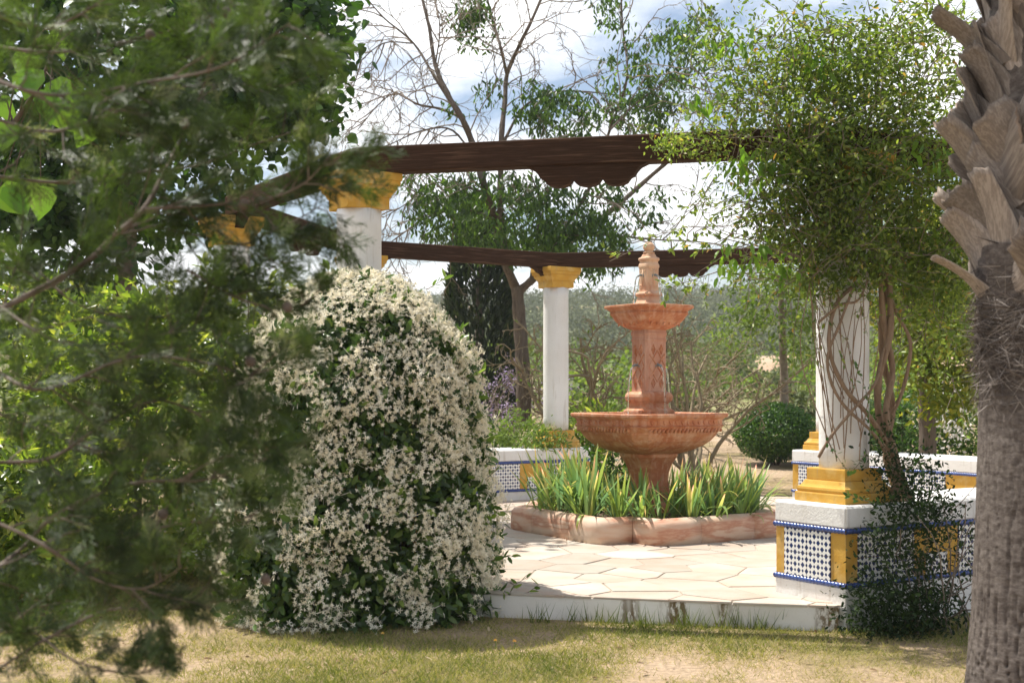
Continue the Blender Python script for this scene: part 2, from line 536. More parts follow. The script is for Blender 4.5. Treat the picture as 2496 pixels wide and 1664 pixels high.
M['climb'] = leafmat('climber_leaf', [(0, (.085, .135, .035)), (.45, (.145, .20, .05)), (.8, (.22, .275, .075)), (.94, (.32, .33, .11)), (1, (.38, .18, .07))], .48, .42, .4)
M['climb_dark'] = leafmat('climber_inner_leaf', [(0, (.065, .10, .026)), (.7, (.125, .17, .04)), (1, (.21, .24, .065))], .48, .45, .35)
M['scrub'] = leafmat('olive_scrub', [(0, (.075, .095, .045)), (.6, (.125, .150, .070)), (1, (.19, .21, .10))], .25, .7, .2)
M['meadow'] = leafmat('bright_scrub', [(0, (.08, .13, .03)), (.6, (.14, .20, .05)), (1, (.22, .27, .08))], .35, .6, .25)
M['wood_far'] = leafmat('hazed_hill_wood', [(0, (.085, .10, .055)), (.6, (.14, .155, .088)), (1, (.21, .22, .13))], .10, .9, .1, 1)  # distance haze put into the leaf colour: greyed and lightened
M['yellowleaf'] = leafmat('yellowish_leaf', [(0, (.10, .14, .02)), (.6, (.19, .22, .03)), (1, (.32, .30, .05))], .5, .5, .3)
M['whitefl'] = leafmat('white_blossom', [(0, (.75, .72, .66)), (1, (.85, .83, .80))], .2, .7, .2, 1, (1, 1, 1))
M['litter'] = leafmat('dry_leaf_litter', [(0, (.16, .10, .055)), (.6, (.33, .23, .13)), (1, (.55, .44, .30))], .2, .8, .1, 1, (1, 1, 1))
M['grass'] = leafmat('dry_lawn_blade', [(0, (.08, .115, .025)), (.4, (.16, .19, .05)), (.7, (.31, .29, .11)), (1, (.46, .38, .20))], .35, .6, .2, 1.2)


def iris_mat():
    m, n, l, out = new_mat('iris_leaf')
    a = n.new('ShaderNodeAttribute'); a.attribute_name = 'rnd'      # 0 at the root .. 1 at the tip
    oi = n.new('ShaderNodeObjectInfo')
    r = ramp(n, [(0, (.22, .31, .10)), (.5, (.20, .35, .09)), (.85, (.32, .44, .12)), (.95, (.60, .53, .25)), (1, (.64, .50, .27))])
    ad = n.new('ShaderNodeMath'); ad.operation = 'MULTIPLY_ADD'; ad.inputs[1].default_value = .22; ad.inputs[2].default_value = -.13
    l.new(oi.outputs['Random'], ad.inputs[0])
    s = n.new('ShaderNodeMath'); s.operation = 'ADD'; l.new(ad.outputs[0], s.inputs[0]); l.new(a.outputs['Fac'], s.inputs[1]); l.new(s.outputs[0], r.inputs[0])
    r2 = ramp(n, [(0, (.75, .85, 1.25)), (.35, (.95, .98, 1.0)), (.7, (1.15, 1.05, .75)), (.9, (1.5, 1.25, .8)), (.95, (2.6, 1.6, 1.8)), (1, (3.0, 1.7, 2.4))]); l.new(oi.outputs['Random'], r2.inputs[0])
    mu = n.new('ShaderNodeMixRGB'); mu.blend_type = 'MULTIPLY'; mu.inputs[0].default_value = 1
    l.new(r.outputs['Color'], mu.inputs[1]); l.new(r2.outputs['Color'], mu.inputs[2])
    p = n.new('ShaderNodeBsdfPrincipled'); p.inputs['Roughness'].default_value = .42; l.new(mu.outputs[0], p.inputs['Base Color'])
    tr = n.new('ShaderNodeBsdfTranslucent'); l.new(mu.outputs[0], tr.inputs['Color'])
    mx = n.new('ShaderNodeMixShader'); mx.inputs[0].default_value = .52
    l.new(p.outputs[0], mx.inputs[1]); l.new(tr.outputs[0], mx.inputs[2]); l.new(mx.outputs[0], out.inputs['Surface'])
    return m


M['iris'] = iris_mat()


def ground_mat():
    m, n, l, out = new_mat('dry_lawn_ground')
    p = n.new('ShaderNodeBsdfPrincipled'); p.inputs['Roughness'].default_value = .95; p.inputs['Specular IOR Level'].default_value = .1
    v = mapping(n, l)
    t = noise(n, l, v, .9, 8, .62)
    r = ramp(n, [(.34, (.20, .175, .08)), (.44, (.30, .24, .14)), (.52, (.40, .305, .21)), (.70, (.48, .37, .28))]); l.new(t.outputs['Fac'], r.inputs[0])
    t3 = noise(n, l, v, 30, 5, .7); r3 = ramp(n, [(.3, (.55, .55, .5)), (.7, (1.25, 1.2, 1.15))]); l.new(t3.outputs['Fac'], r3.inputs[0])
    mu = n.new('ShaderNodeMixRGB'); mu.blend_type = 'MULTIPLY'; mu.inputs[0].default_value = 1; l.new(r.outputs['Color'], mu.inputs[1]); l.new(r3.outputs['Color'], mu.inputs[2])
    # far fields: green pasture with bands of red earth
    sp = n.new('ShaderNodeSeparateXYZ'); l.new(v, sp.inputs[0])
    mr = n.new('ShaderNodeMapRange'); mr.inputs[1].default_value = 26; mr.inputs[2].default_value = 40; l.new(sp.outputs['Y'], mr.inputs[0])
    tf = noise(n, l, mapping(n, l, (.03, .10, .1)), 1.0, 5, .6)
    rf = ramp(n, [(.36, (.13, .17, .06)), (.52, (.21, .235, .09)), (.60, (.33, .27, .16)), (.66, (.38, .26, .17))]); l.new(tf.outputs['Fac'], rf.inputs[0])
    mx = n.new('ShaderNodeMixRGB'); l.new(mr.outputs[0], mx.inputs[0]); l.new(mu.outputs[0], mx.inputs[1]); l.new(rf.outputs['Color'], mx.inputs[2])
    l.new(mx.outputs[0], p.inputs['Base Color'])
    b = n.new('ShaderNodeBump'); b.inputs['Strength'].default_value = .9; b.inputs['Distance'].default_value = .02
    l.new(t3.outputs['Fac'], b.inputs['Height']); l.new(b.outputs[0], p.inputs['Normal']); l.new(p.outputs[0], out.inputs['Surface'])
    return m


M['ground'] = ground_mat()
M['earth'] = surf('red_earth', [(.3, (.36, .23, .15)), (.7, (.44, .32, .22))], .3, .95, .4, 3)

# ------------------------------------------------------------------ ground
_hy = np.array([-60, 16, 20, 40, 100, 120, 160, 200, 260, 420, 900.])
_hz = np.array([0, 0, .15, 1.15, 3.3, 4.8, 9.5, 14.5, 17, 18, 18.])


def gz(x, y):
    h = np.interp(y, _hy, _hz)
    far = np.clip((np.asarray(y) - 60) / 100, 0, 1)
    return h + far * (fbm(np.asarray(x) * .012 + 5, np.asarray(y) * .012, 3) - .5) * 7


xs = np.concatenate([np.linspace(-300, -30, 30), np.linspace(-26, 30, 57), np.linspace(34, 300, 30)])
ys = np.concatenate([np.linspace(-60, 0, 8), np.linspace(2, 40, 39), np.linspace(44, 260, 55), np.linspace(275, 430, 10)])
GX, GY = np.meshgrid(xs, ys)
GZ = gz(GX, GY)
nx_, ny_ = len(xs), len(ys)
ii = (np.arange(ny_ - 1)[:, None] * nx_ + np.arange(nx_ - 1)[None]).ravel()
struct('ground', mesh_np('ground', np.stack([GX, GY, GZ], -1).reshape(-1, 3), [np.stack([ii, ii + 1, ii + nx_ + 1, ii + nx_], 1)], M['ground'], smooth=True))

# ------------------------------------------------------------------ pergola plan: an octagon with long open sides and short benched sides
CX, CY, PHI, LONG, SHORT = 1.264, 11.305, -0.232, 3.111, 2.499
PZ = 0.15
hw = LONG / 2; hh = LONG / 2 + SHORT / math.sqrt(2)
cP, sP = math.cos(PHI), math.sin(PHI)


def oct(x, y):
    return np.array([CX + cP * x - sP * y, CY + sP * x + cP * y])


VTX = {'L': oct(-hw, -hh), 'R': oct(hw, -hh), 'R2': oct(hh, -hw), 'BR2': oct(hh, hw), 'BR': oct(hw, hh), 'B': oct(-hw, hh), 'BL': oct(-hh, hw), 'FL': oct(-hh, -hw)}
RING = ['L', 'R', 'R2', 'BR2', 'BR', 'B', 'BL', 'FL']


def clip(poly, nrm, d):
    """keep nrm.p <= d"""
    out = []
    for i in range(len(poly)):
        a, b = poly[i], poly[(i + 1) % len(poly)]
        da = nrm[0] * a[0] + nrm[1] * a[1] - d; db = nrm[0] * b[0] + nrm[1] * b[1] - d
        if da <= 0:
            out.append(a)
        if (da < 0) != (db < 0) and abs(da - db) > 1e-12:
            t = da / (da - db); out.append((a[0] + (b[0] - a[0]) * t, a[1] + (b[1] - a[1]) * t))
    return out


def octagon(off_long, off_short):
    poly = [(-20, -20), (40, -20), (40, 40), (-20, 40)]
    for i, k in enumerate(RING):
        a, b = VTX[k], VTX[RING[(i + 1) % 8]]
        t = (b - a) / np.linalg.norm(b - a); nr = np.array([t[1], -t[0]])
        poly = clip(poly, nr, float(nr @ a) + (off_long if i % 2 == 0 else off_short))
    return poly


base_poly = octagon(.43, .275)
mb = MB()
n8 = len(base_poly)
mb.loft([[(x, y, -.05) for x, y in base_poly], [(x, y, PZ - .014) for x, y in base_poly]], cap=True)
platform = struct('platform', mb.mesh('platform', M['step']))
platform['label'] = 'white raised platform under the pergola'
mort = octagon(.405, .25)
mb = MB(); mb.loft([[(x, y, PZ - .0142) for x, y in mort], [(x, y, PZ - .006) for x, y in mort]], cap=True)
part('mortar_bed', mb.mesh('mortar_bed', M['mortar']), platform)

# flagstones: irregular cells, each its own piece
st_poly = octagon(.440, .265)
seeds = np.zeros((0, 2))
for _ in range(6000):
    q = np.array([rng.uniform(-3.5, 6), rng.uniform(6.3, 16.3)])
    if math.hypot(q[0] - CX, q[1] - CY) > 4.6:
        continue
    if not len(seeds) or np.min(np.hypot(*(seeds - q).T) - (.20 + .24 * vnoise(seeds[:, 0] * 3, seeds[:, 1] * 3))) > 0:
        seeds = np.concatenate([seeds, q[None]])
cells = 0
for i, s in enumerate(seeds):
    poly = st_poly
    for j in np.argsort(np.hypot(*(seeds - s).T))[1:19]:
        d = seeds[j] - s; L_ = np.linalg.norm(d); d = d / L_
        poly = clip(poly, d, d @ s + L_ / 2 - .004)
        if len(poly) < 3:
            break
    if len(poly) < 3:
        continue
    pa = np.array(poly); ar = .5 * abs(np.sum(pa[:, 0] * np.roll(pa[:, 1], -1) - pa[:, 1] * np.roll(pa[:, 0], -1)))
    if ar < .004:
        continue
    c = pa.mean(0); q = pa - c
    jit = rng.normal(size=q.shape) * .003; q = q * (1 - .006) + jit * (np.linalg.norm(q, axis=1, keepdims=True) > .12)
    up = rng.uniform(-.002, .003)
    mb = MB(); mb.loft([[(x, y, -.0125) for x, y in q], [(x, y, -.004 + up) for x, y in q], [(x * .985, y * .985, up) for x, y in q]], cap=True)
    cells += 1
    part('flagstone', mb.mesh('flagstone', M['stone']), platform, loc=(c[0], c[1], PZ))

# ------------------------------------------------------------------ benches
BW = .29            # half width
BH = .565


def rope(length, name):
    st = max(8, int(length / .0055)); sides = 7
    xs_ = np.linspace(-length / 2, length / 2, st); an = np.linspace(-math.pi / 2, math.pi / 2, sides)
    X, A = np.meshgrid(xs_, an, indexing='ij')
    r = .013 + .0045 * np.abs(np.sin(math.pi * X / .028 + A * .55))
    V = np.stack([X, r * np.cos(A) * 1.15, r * np.sin(A)], -1).reshape(-1, 3)
    i0 = (np.arange(st - 1)[:, None] * sides + np.arange(sides - 1)[None]).ravel()
    return mesh_np(name, V, [np.stack([i0, i0 + sides, i0 + sides + 1, i0 + 1], 1)], M['blue'], smooth=True)


BL_LEN = SHORT + 2 * BW
rope_long = rope(BL_LEN + .01, 'rope_trim'); rope_end = rope(2 * BW + .01, 'rope_trim_end')
TW, TH = .19, .142
mt = MB(); mt.box(-TW / 2 + .0012, TW / 2 - .0012, -.007, .004, -TH / 2 + .0012, TH / 2 - .0012, .0018); tile_me = mt.mesh('tile', M['tile'])
mt = MB(); mt.box(-TW / 2 + .0012, TW / 2 - .0012, -.007, .004, -.0635, .0635, .0018); tile_half = mt.mesh('tile_short', M['tile'])


mt = MB(); mt.box(-TW / 4 + .0012, TW / 4 - .0012, -.007, .004, -TH / 2 + .0012, TH / 2 - .0012, .0018); tile_cut = mt.mesh('tile_cut', M['tile'])


def bench(a, b, label):
    a, b = VTX[a], VTX[b]
    mid = (a + b) / 2; rz = math.atan2(b[1] - a[1], b[0] - a[0]); L2 = BL_LEN / 2
    t = thing('tiled_bench', label, 'bench', (mid[0], mid[1], PZ), rz, 'tiled benches of the pergola')
    m_ = MB(); m_.box(-L2, L2, -BW, BW, -.17, .095, .006); part('plinth', m_.mesh('plinth', M['white']), t)
    m_ = MB(); m_.box(-L2 + .006, L2 - .006, -BW + .006, BW - .006, .09, .44); part('ochre_wall', m_.mesh('ochre_wall', M['yellow']), t)
    m_ = MB(); m_.box(-L2 - .004, L2 + .004, -BW - .004, BW + .004, .435, BH, .012); part('white_cap', m_.mesh('white_cap', M['white']), t)
    for z in (.108, .422):
        part('rope_trim', rope_long, t, loc=(0, BW - .007, z)); part('rope_trim', rope_long, t, loc=(0, -BW + .007, z), rot=(0, 0, math.pi))
        part('rope_trim', rope_end, t, loc=(L2 - .007, 0, z), rot=(0, 0, -math.pi / 2)); part('rope_trim', rope_end, t, loc=(-L2 + .007, 0, z), rot=(0, 0, math.pi / 2))
    zc = [.1225 + TH / 2, .1225 + TH * 1.5]
    # end panels: two by two
    for s in (-1, 1):
        for i in (-.5, .5):
            for z in zc:
                part('tile', tile_me, t, loc=(s * (L2 - .004), i * TW + (.02 if s < 0 else -.02), z), rot=(0, 0, s * math.pi / 2))
    # long sides: tile panels with ochre between, a short row inside the ochre
    xs_t = [(e_ * (L2 - .10 - TW * (k_ + .5)), tile_me) for e_ in (-1, 1) for k_ in (0, 1)] + [(e_ * (L2 - .10 - TW * 2.25), tile_cut) for e_ in (-1, 1)] + [(TW * k_, tile_me) for k_ in (-2.5, -1.5, -.5, .5, 1.5, 2.5)]
    for s in (-1, 1):
        for cx_, me_ in xs_t:
            for z in zc:
                part('tile', me_, t, loc=(cx_, s * (BW - .004), z), rot=(0, 0, 0 if s < 0 else math.pi))
        for cx_ in (-L2 + .775, L2 - .775):
            part('tile', tile_half, t, loc=(cx_, s * (BW - .004), .19), rot=(0, 0, 0 if s < 0 else math.pi))
    return t


bench('R', 'R2', 'tiled white and ochre bench in front right, under the climber beside the palm')
bench('BR', 'BR2', 'tiled bench at the back right, behind the climber covered column')
bench('BL', 'B', 'tiled white bench at the back left, behind the sword leaved plants')
bench('FL', 'L', 'tiled bench on the left mostly hidden behind the flowering mound and conifer')

# ------------------------------------------------------------------ columns
CH0 = PZ + BH; CTOP = EYE + 1.42       # beam underside


def sq(s, z, b=.0):
    h = s / 2
    return [(-h, -h, z), (h, -h, z), (h, h, z), (-h, h, z)]


def column(k, rz, label):
    p = VTX[k]
    t = thing('pergola_column', label, 'column', (p[0], p[1], CH0), rz, 'white columns of the pergola')
    H = CTOP - CH0
    m_ = MB(); m_.loft([sq(.408, .0), sq(.412, .006), sq(.412, .050), sq(.405, .058)])
    m_.loft([sq(.385, .059), sq(.392, .064), sq(.396, .075), sq(.390, .088), sq(.37, .094), sq(.352, .105), sq(.335, .122), sq(.325, .130)])
    m_.loft([sq(.308, .131), sq(.312, .135), sq(.312, .195), sq(.306, .202)])
    part('base', m_.mesh('base', M['yellow']), t)
    m_ = MB(); n_ = 40; zs = np.linspace(.2, H - .225, 14)
    m_.loft([[((.148 + .0012 * math.sin(3 * z + k.__hash__() % 7)) * math.cos(i * 2 * math.pi / n_), .148 * math.sin(i * 2 * math.pi / n_), z) for i in range(n_)] for z in zs])
    part('shaft', m_.mesh('shaft', M['white'], True), t)
    m_ = MB(); z0 = H - .235
    m_.loft([sq(.29, z0), sq(.30, z0 + .004), sq(.30, z0 + .068), sq(.302, z0 + .075)])
    m_.loft([sq(.315, z0 + .076), sq(.318, z0 + .084), sq(.325, z0 + .092), sq(.345, z0 + .108), sq(.372, z0 + .122), sq(.378, z0 + .132), sq(.378, z0 + .148)])
    m_.loft([sq(.40, z0 + .149), sq(.405, z0 + .153), sq(.41, z0 + .172), sq(.412, z0 + .182)])
    m_.loft([sq(.422, z0 + .183), sq(.428, z0 + .188), sq(.428, z0 + .228), sq(.422, z0 + .2345)])
    part('capital', m_.mesh('capital', M['yellow']), t)
    return t


A45 = math.pi / 4
column('R', PHI + A45, 'white column wrapped in climber stems in front of the palm side')
column('L', PHI - A45, 'white column rising out of the white flowering mound')
column('B', PHI + A45, 'white column standing free behind the fountain, left of it')
column('BL', PHI + A45, 'far white column hidden behind the flowering mound column')
column('FL', PHI - A45, 'white column on the left glimpsed through the conifer branches')
column('BR', PHI - A45, 'far white column behind the climber, only its ochre base showing')
column('BR2', PHI - A45, 'column at the far right end of the back bench, beside the palm')

# ------------------------------------------------------------------ beams
BHT, BTH = .172, .13
SCA = []
for k_ in range(3):
    for u in np.linspace(-1, 1, 9):
        SCA.append((-.185 + k_ * .185 + u * .0915, -.085 - .047 * math.sqrt(max(0, 1 - u * u))))
OUT = [(-.39, 0), (-.375, -.006), (-.34, -.022), (-.315, -.048), (-.30, -.075)] + SCA + [(.30, -.075), (.315, -.048), (.34, -.022), (.375, -.006), (.39, 0)]


def beam(a, b, label, bracket, corbels=False):
    a, b = VTX[a], VTX[b]
    mid = (a + b) / 2; rz = math.atan2(b[1] - a[1], b[0] - a[0]); L2 = np.linalg.norm(b - a) / 2
    t = thing('pergola_beam', label, 'beam', (mid[0], mid[1], CTOP + .001), rz, 'dark timber beams of the pergola')
    tn = math.tan(math.pi / 8); secs = []
    e = .008
    prof = [(-BTH / 2 + e, 0), (BTH / 2 - e, 0), (BTH / 2, e), (BTH / 2, BHT - e), (BTH / 2 - e, BHT), (-BTH / 2 + e, BHT), (-BTH / 2, BHT - e), (-BTH / 2, e)]
    # ring goes anticlockwise, the outer face is the -y side
    for u in np.linspace(-1, 1, 9):
        secs.append([(u * (L2 - .0015) - y * tn * (u if abs(u) == 1 else u), y, z + (0 if abs(u) == 1 else rng.normal() * .0008)) for y, z in prof])
    n_ = 8; V = [p for s in secs for p in s]; Fs = []
    for i in range(8):
        for j in range(n_):
            a_ = i * n_ + j; b_ = i * n_ + (j + 1) % n_
            Fs.append((a_, a_ + n_, b_ + n_, b_))
    Fs.append(tuple(range(n_))); Fs.append(tuple(range(64, 72))[::-1])
    part('timber', mesh_py('timber', V, Fs, M['wood']), t)
    if bracket is not None:
        m_ = MB()
        for y0, y1 in ((-.045, .045),):
            n2 = len(OUT)
            V = [(x, y0, z) for x, z in OUT] + [(x, y1, z) for x, z in OUT]
            Fs = [tuple(range(n2)), tuple(range(n2, 2 * n2))[::-1]] + [(i, i + n2, (i + 1) % n2 + n2, (i + 1) % n2) for i in range(n2)]
            m_.add(V, Fs)
        part('scalloped_bracket', m_.mesh('scalloped_bracket', M['wood']), t, loc=(bracket, 0, -.002))
    if corbels:
        prof2 = [(0, 0), (.30, 0), (.28, -.012), (.23, -.03), (.21, -.055), (.16, -.075), (.14, -.10), (0, -.12)]
        for s in (-1, 1):
            V = [(s * (x - L2 + .05), y, z) for y in (-.04, .04) for x, z in prof2]; n2 = len(prof2)
            Fs = [tuple(range(n2)), tuple(range(n2, 2 * n2))[::-1]] + [(i, i + n2, (i + 1) % n2 + n2, (i + 1) % n2) for i in range(n2)]
            part('corbel', mesh_py('corbel', V, Fs, M['wood']), t, loc=(0, 0, -.002))
    return t


beam('L', 'R', 'long dark timber beam across the front with a scalloped bracket below', -.02)
beam('B', 'BR', 'dark beam at the back behind the fountain top, with a scalloped bracket', -.1)
beam('BL', 'B', 'dark beam at the back left, between the far columns', None, True)
beam('FL', 'BL', 'dark beam on the left side running back behind the conifer', 0)
beam('L', 'FL', 'short dark beam at the front left, mostly behind conifer foliage', None, True)
beam('R', 'R2', 'short dark beam at the front right hidden in the climber', None)
beam('BR', 'BR2', 'dark beam at the back right behind the climber', None)

# ------------------------------------------------------------------ fountain
FC = np.array([1.215, 11.29])
TN8 = math.tan(math.pi / 8)


def csec(w, z, h=.14, bulge=0.0, nside=6):
    """square seen corner-on: w to the clipped corner, h clipped fraction; main faces bulge"""
    pts = []
    hh_ = h * w
    for q in range(4):
        a = q * math.pi / 2 - math.pi / 2
        ca, sa = math.cos(a), math.sin(a)
        P0 = (w, hh_); P1 = (hh_, w)
        loc = [(w, -hh_)]
        for i in range(nside + 1):
            u = i / nside; x = P0[0] + (P1[0] - P0[0]) * u; y = P0[1] + (P1[1] - P0[1]) * u
            k = bulge * w * 4 * u * (1 - u) * .7071
            loc.append((x + k, y + k))
        loc.pop()
        pts += [(ca * x - sa * y, sa * x + ca * y, z) for x, y in loc]
    return pts


ft = thing('stone_fountain', 'tiered red stone fountain standing in the planter', 'fountain', (FC[0], FC[1], 0), PHI)


def fpart(name, prof, mat, h=.14, bulge=.05, parent=ft):
    m_ = MB(); m_.loft([csec(w, z, h, bulge) for w, z in prof], cap=True)
    return part(name, m_.mesh(name, mat), parent)


fpart('stem', [(.27, .20), (.26, .30), (.25, .36), (.20, .42), (.175, .52), (.168, .60), (.175, .66), (.20, .73), (.235, .78), (.25, .80), (.25, .83)], M['terra'], .22, .04)
lower = fpart('lower_bowl', [(.22, .815), (.30, .835), (.40, .865), (.48, .90), (.545, .945), (.585, .99), (.60, 1.012), (.60, 1.02), (.655, 1.075), (.64, 1.08),
                             (.638, 1.10), (.642, 1.125), (.66, 1.14), (.685, 1.15), (.692, 1.158), (.692, 1.176), (.685, 1.182),
                             (.60, 1.182), (.585, 1.175), (.57, 1.12), (.35, 1.06)], M['terra'], .12, .05)


def ring_pts(w, z, h, bulge, per):
    """points with tangents along the four main faces"""
    out = []
    for q in range(4):
        a = q * math.pi / 2 - math.pi / 2; ca, sa = math.cos(a), math.sin(a)
        for i in range(per):
            u = (i + .5) / per; x = w + (h * w - w) * u; y = h * w + (w - h * w) * u; k = bulge * w * 4 * u * (1 - u) * .7071
            x += k; y += k
            tx, ty = -.7071, .7071; nx, ny = .7071, .7071
            out.append((np.array([ca * x - sa * y, sa * x + ca * y, z]), np.array([ca * tx - sa * ty, sa * tx + ca * ty, 0]), np.array([ca * nx - sa * ny, sa * nx + ca * ny, 0])))
    return out


def gadroon(w, z, h, bulge, per, L_, wd, dp, slant):
    m_ = MB()
    for p, t, n_ in ring_pts(w, z, h, bulge, per):
        d = unit(t * slant + np.array([0, 0, 1.0])); s = unit(np.cross(n_, d))
        V = []; secs = []
        for v in np.linspace(-1, 1, 6):
            k = math.sqrt(max(.03, 1 - v * v))
            secs.append([tuple(p + d * v * L_ / 2 + s * math.cos(a) * wd * k + n_ * (math.sin(a) * dp * k)) for a in np.linspace(0, 2 * math.pi, 7)[:-1]])
        m_.loft(secs)
    return m_


m_ = gadroon(.628, 1.045, .12, .05, 19, .062, .0125, .020, .55); part('gadroon_band', m_.mesh('gadroon_band', M['terra'], True), lower, 'stuff')
m_ = gadroon(.640, 1.107, .12, .05, 13, .042, .010, .009, -.5); part('carved_frieze', m_.mesh('carved_frieze', M['terra'], True), lower, 'stuff')
m_ = gadroon(.525, .935, .12, .05, 9, .15, .012, .010, .75)
mb2 = MB()
mb2.loft([csec(.575, 1.128, .12, .05), csec(.5755, 1.13, .12, .05)], cap=True)
part('water_surface', mb2.mesh('water_surface', M['water']), lower)
fpart('shaft_base', [(.20, 1.06), (.225, 1.10), (.225, 1.192), (.222, 1.205), (.19, 1.222), (.175, 1.24), (.172, 1.262), (.178, 1.275), (.195, 1.283), (.206, 1.30), (.210, 1.325), (.203, 1.348), (.188, 1.362), (.160, 1.372)], M['terra'], .16, .03)
shaft = fpart('shaft', [(.155, 1.365), (.152, 1.375), (.150, 1.40), (.148, 1.80), (.150, 1.815), (.156, 1.82), (.156, 1.83), (.150, 1.835), (.151, 1.865), (.158, 1.872), (.158, 1.89), (.152, 1.898), (.152, 1.925)], M['terra_mid'], .10, .02)
# carved lozenges and lattice on the four faces of the shaft
loz = MB(); lw, lh = .024, .045


def lozenge_frame(m_, cx_, cz_, w_, h_, d0, d1):
    P = [(cx_ - w_, cz_), (cx_, cz_ - h_), (cx_ + w_, cz_), (cx_, cz_ + h_)]; Q = [(cx_ + (x - cx_) * .5, cz_ + (z - cz_) * .5) for x, z in P]
    V = [(x, -d0, z) for x, z in P] + [(x * .5 + q[0] * .5, -d1, z * .5 + q[1] * .5) for (x, z), q in zip(P, Q)] + [(x, -d0, z) for x, z in Q] + [(cx_, -d1 * .8, cz_)]
    Fs = []
    for i in range(4):
        j = (i + 1) % 4
        Fs += [(i, j, j + 4, i + 4), (i + 4, j + 4, j + 8, i + 8), (i + 8, j + 8, 12)]
    m_.add(V, Fs)


dface = .149 * 1.10 / math.sqrt(2) + .003
for z in (1.445, 1.742):
    for x in (-.043, .043):
        lozenge_frame(loz, x, z, .026, .052, -.002, .008)
for sx in (-1, 1):
    loz.tube([np.array([sx * .082, -.001, 1.70]), np.array([0, -.003, 1.595]), np.array([sx * -.082, -.001, 1.49])], .007, 5)
    loz.tube([np.array([sx * .082, -.001, 1.60]), np.array([sx * .043, -.003, 1.665]), np.array([0, -.001, 1.735])], .005, 5)
    loz.tube([np.array([sx * .082, -.001, 1.59]), np.array([sx * .043, -.003, 1.525]), np.array([0, -.001, 1.455])], .005, 5)
loz_me = loz.mesh('carved_lozenges', M['terra'])
for q in range(4):
    a = q * math.pi / 2 + math.pi / 4
    part('carved_lozenges', loz_me, shaft, loc=(math.sin(a) * dface, -math.cos(a) * dface, 0), rot=(0, 0, a))
upper = fpart('upper_bowl', [(.15, 1.915), (.19, 1.93), (.235, 1.95), (.275, 1.975), (.305, 2.005), (.325, 2.035), (.335, 2.045), (.345, 2.06), (.338, 2.07), (.345, 2.085), (.375, 2.10), (.39, 2.108), (.394, 2.113),
                             (.394, 2.126), (.388, 2.130), (.34, 2.130), (.33, 2.12), (.30, 2.09), (.12, 2.06)], M['terra'], .12, .05)
m_ = gadroon(.335, 2.066, .12, .05, 12, .03, .008, .008, .5); part('carved_frieze', m_.mesh('carved_frieze', M['terra'], True), upper, 'stuff')
m_ = gadroon(.272, 1.985, .12, .05, 5, .085, .016, .012, .6); part('carved_leaves', m_.mesh('carved_leaves', M['terra'], True), upper, 'stuff')
mb2 = MB(); mb2.loft([csec(.322, 2.10, .12, .05), csec(.3222, 2.102, .12, .05)], cap=True); part('water_surface', mb2.mesh('water_surface', M['water']), upper)
fin = fpart('top_pillar', [(.11, 2.05), (.124, 2.135), (.124, 2.15), (.118, 2.158), (.108, 2.178), (.104, 2.20), (.104, 2.212), (.118, 2.222), (.120, 2.236), (.108, 2.25), (.088, 2.256), (.085, 2.275),
                           (.083, 2.38), (.085, 2.46), (.092, 2.475), (.090, 2.495), (.080, 2.512), (.080, 2.525), (.090, 2.532), (.094, 2.545), (.090, 2.555), (.066, 2.565), (.058, 2.585), (.048, 2.592), (.05, 2.60)], M['terra_pale'], .14, .02)
m_ = MB()
for q in range(4):
    a = q * math.pi / 2 + math.pi / 4; nv = np.array([math.sin(a), -math.cos(a), 0]); tv = np.array([math.cos(a), math.sin(a), 0])
    for z in (2.30, 2.45):
        for s in (-1, 1):
            for tt in np.linspace(0, 2 * math.pi, 9)[:-1]:
                pass
            c_ = nv * .069 + tv * s * .026 + np.array([0, 0, z])
            ring = [c_ + .014 * (math.cos(u) * tv + math.sin(u) * np.array([0, 0, 1])) for u in np.linspace(0, 2 * math.pi, 11)]
            m_.tube(ring, .005, 5)
    m_.tube([nv * .064 + np.array([0, 0, 2.28]), nv * .070 + np.array([0, 0, 2.37]), nv * .065 + np.array([0, 0, 2.46])], [.006, .016, .006], 6)
part('carved_rosettes', m_.mesh('carved_rosettes', M['terra_pale'], True), fin, 'stuff')
m_ = MB(); prof = [(.052, 2.598), (.05, 2.606), (.034, 2.612), (.034, 2.62), (.046, 2.63), (.052, 2.645), (.052, 2.662), (.045, 2.678), (.03, 2.69), (.012, 2.698)]
m_.loft([[(r * math.cos(i * math.pi / 8), r * math.sin(i * math.pi / 8), z) for i in range(16)] for r, z in prof]); part('finial', m_.mesh('finial', M['terra_pale'], True), fin)


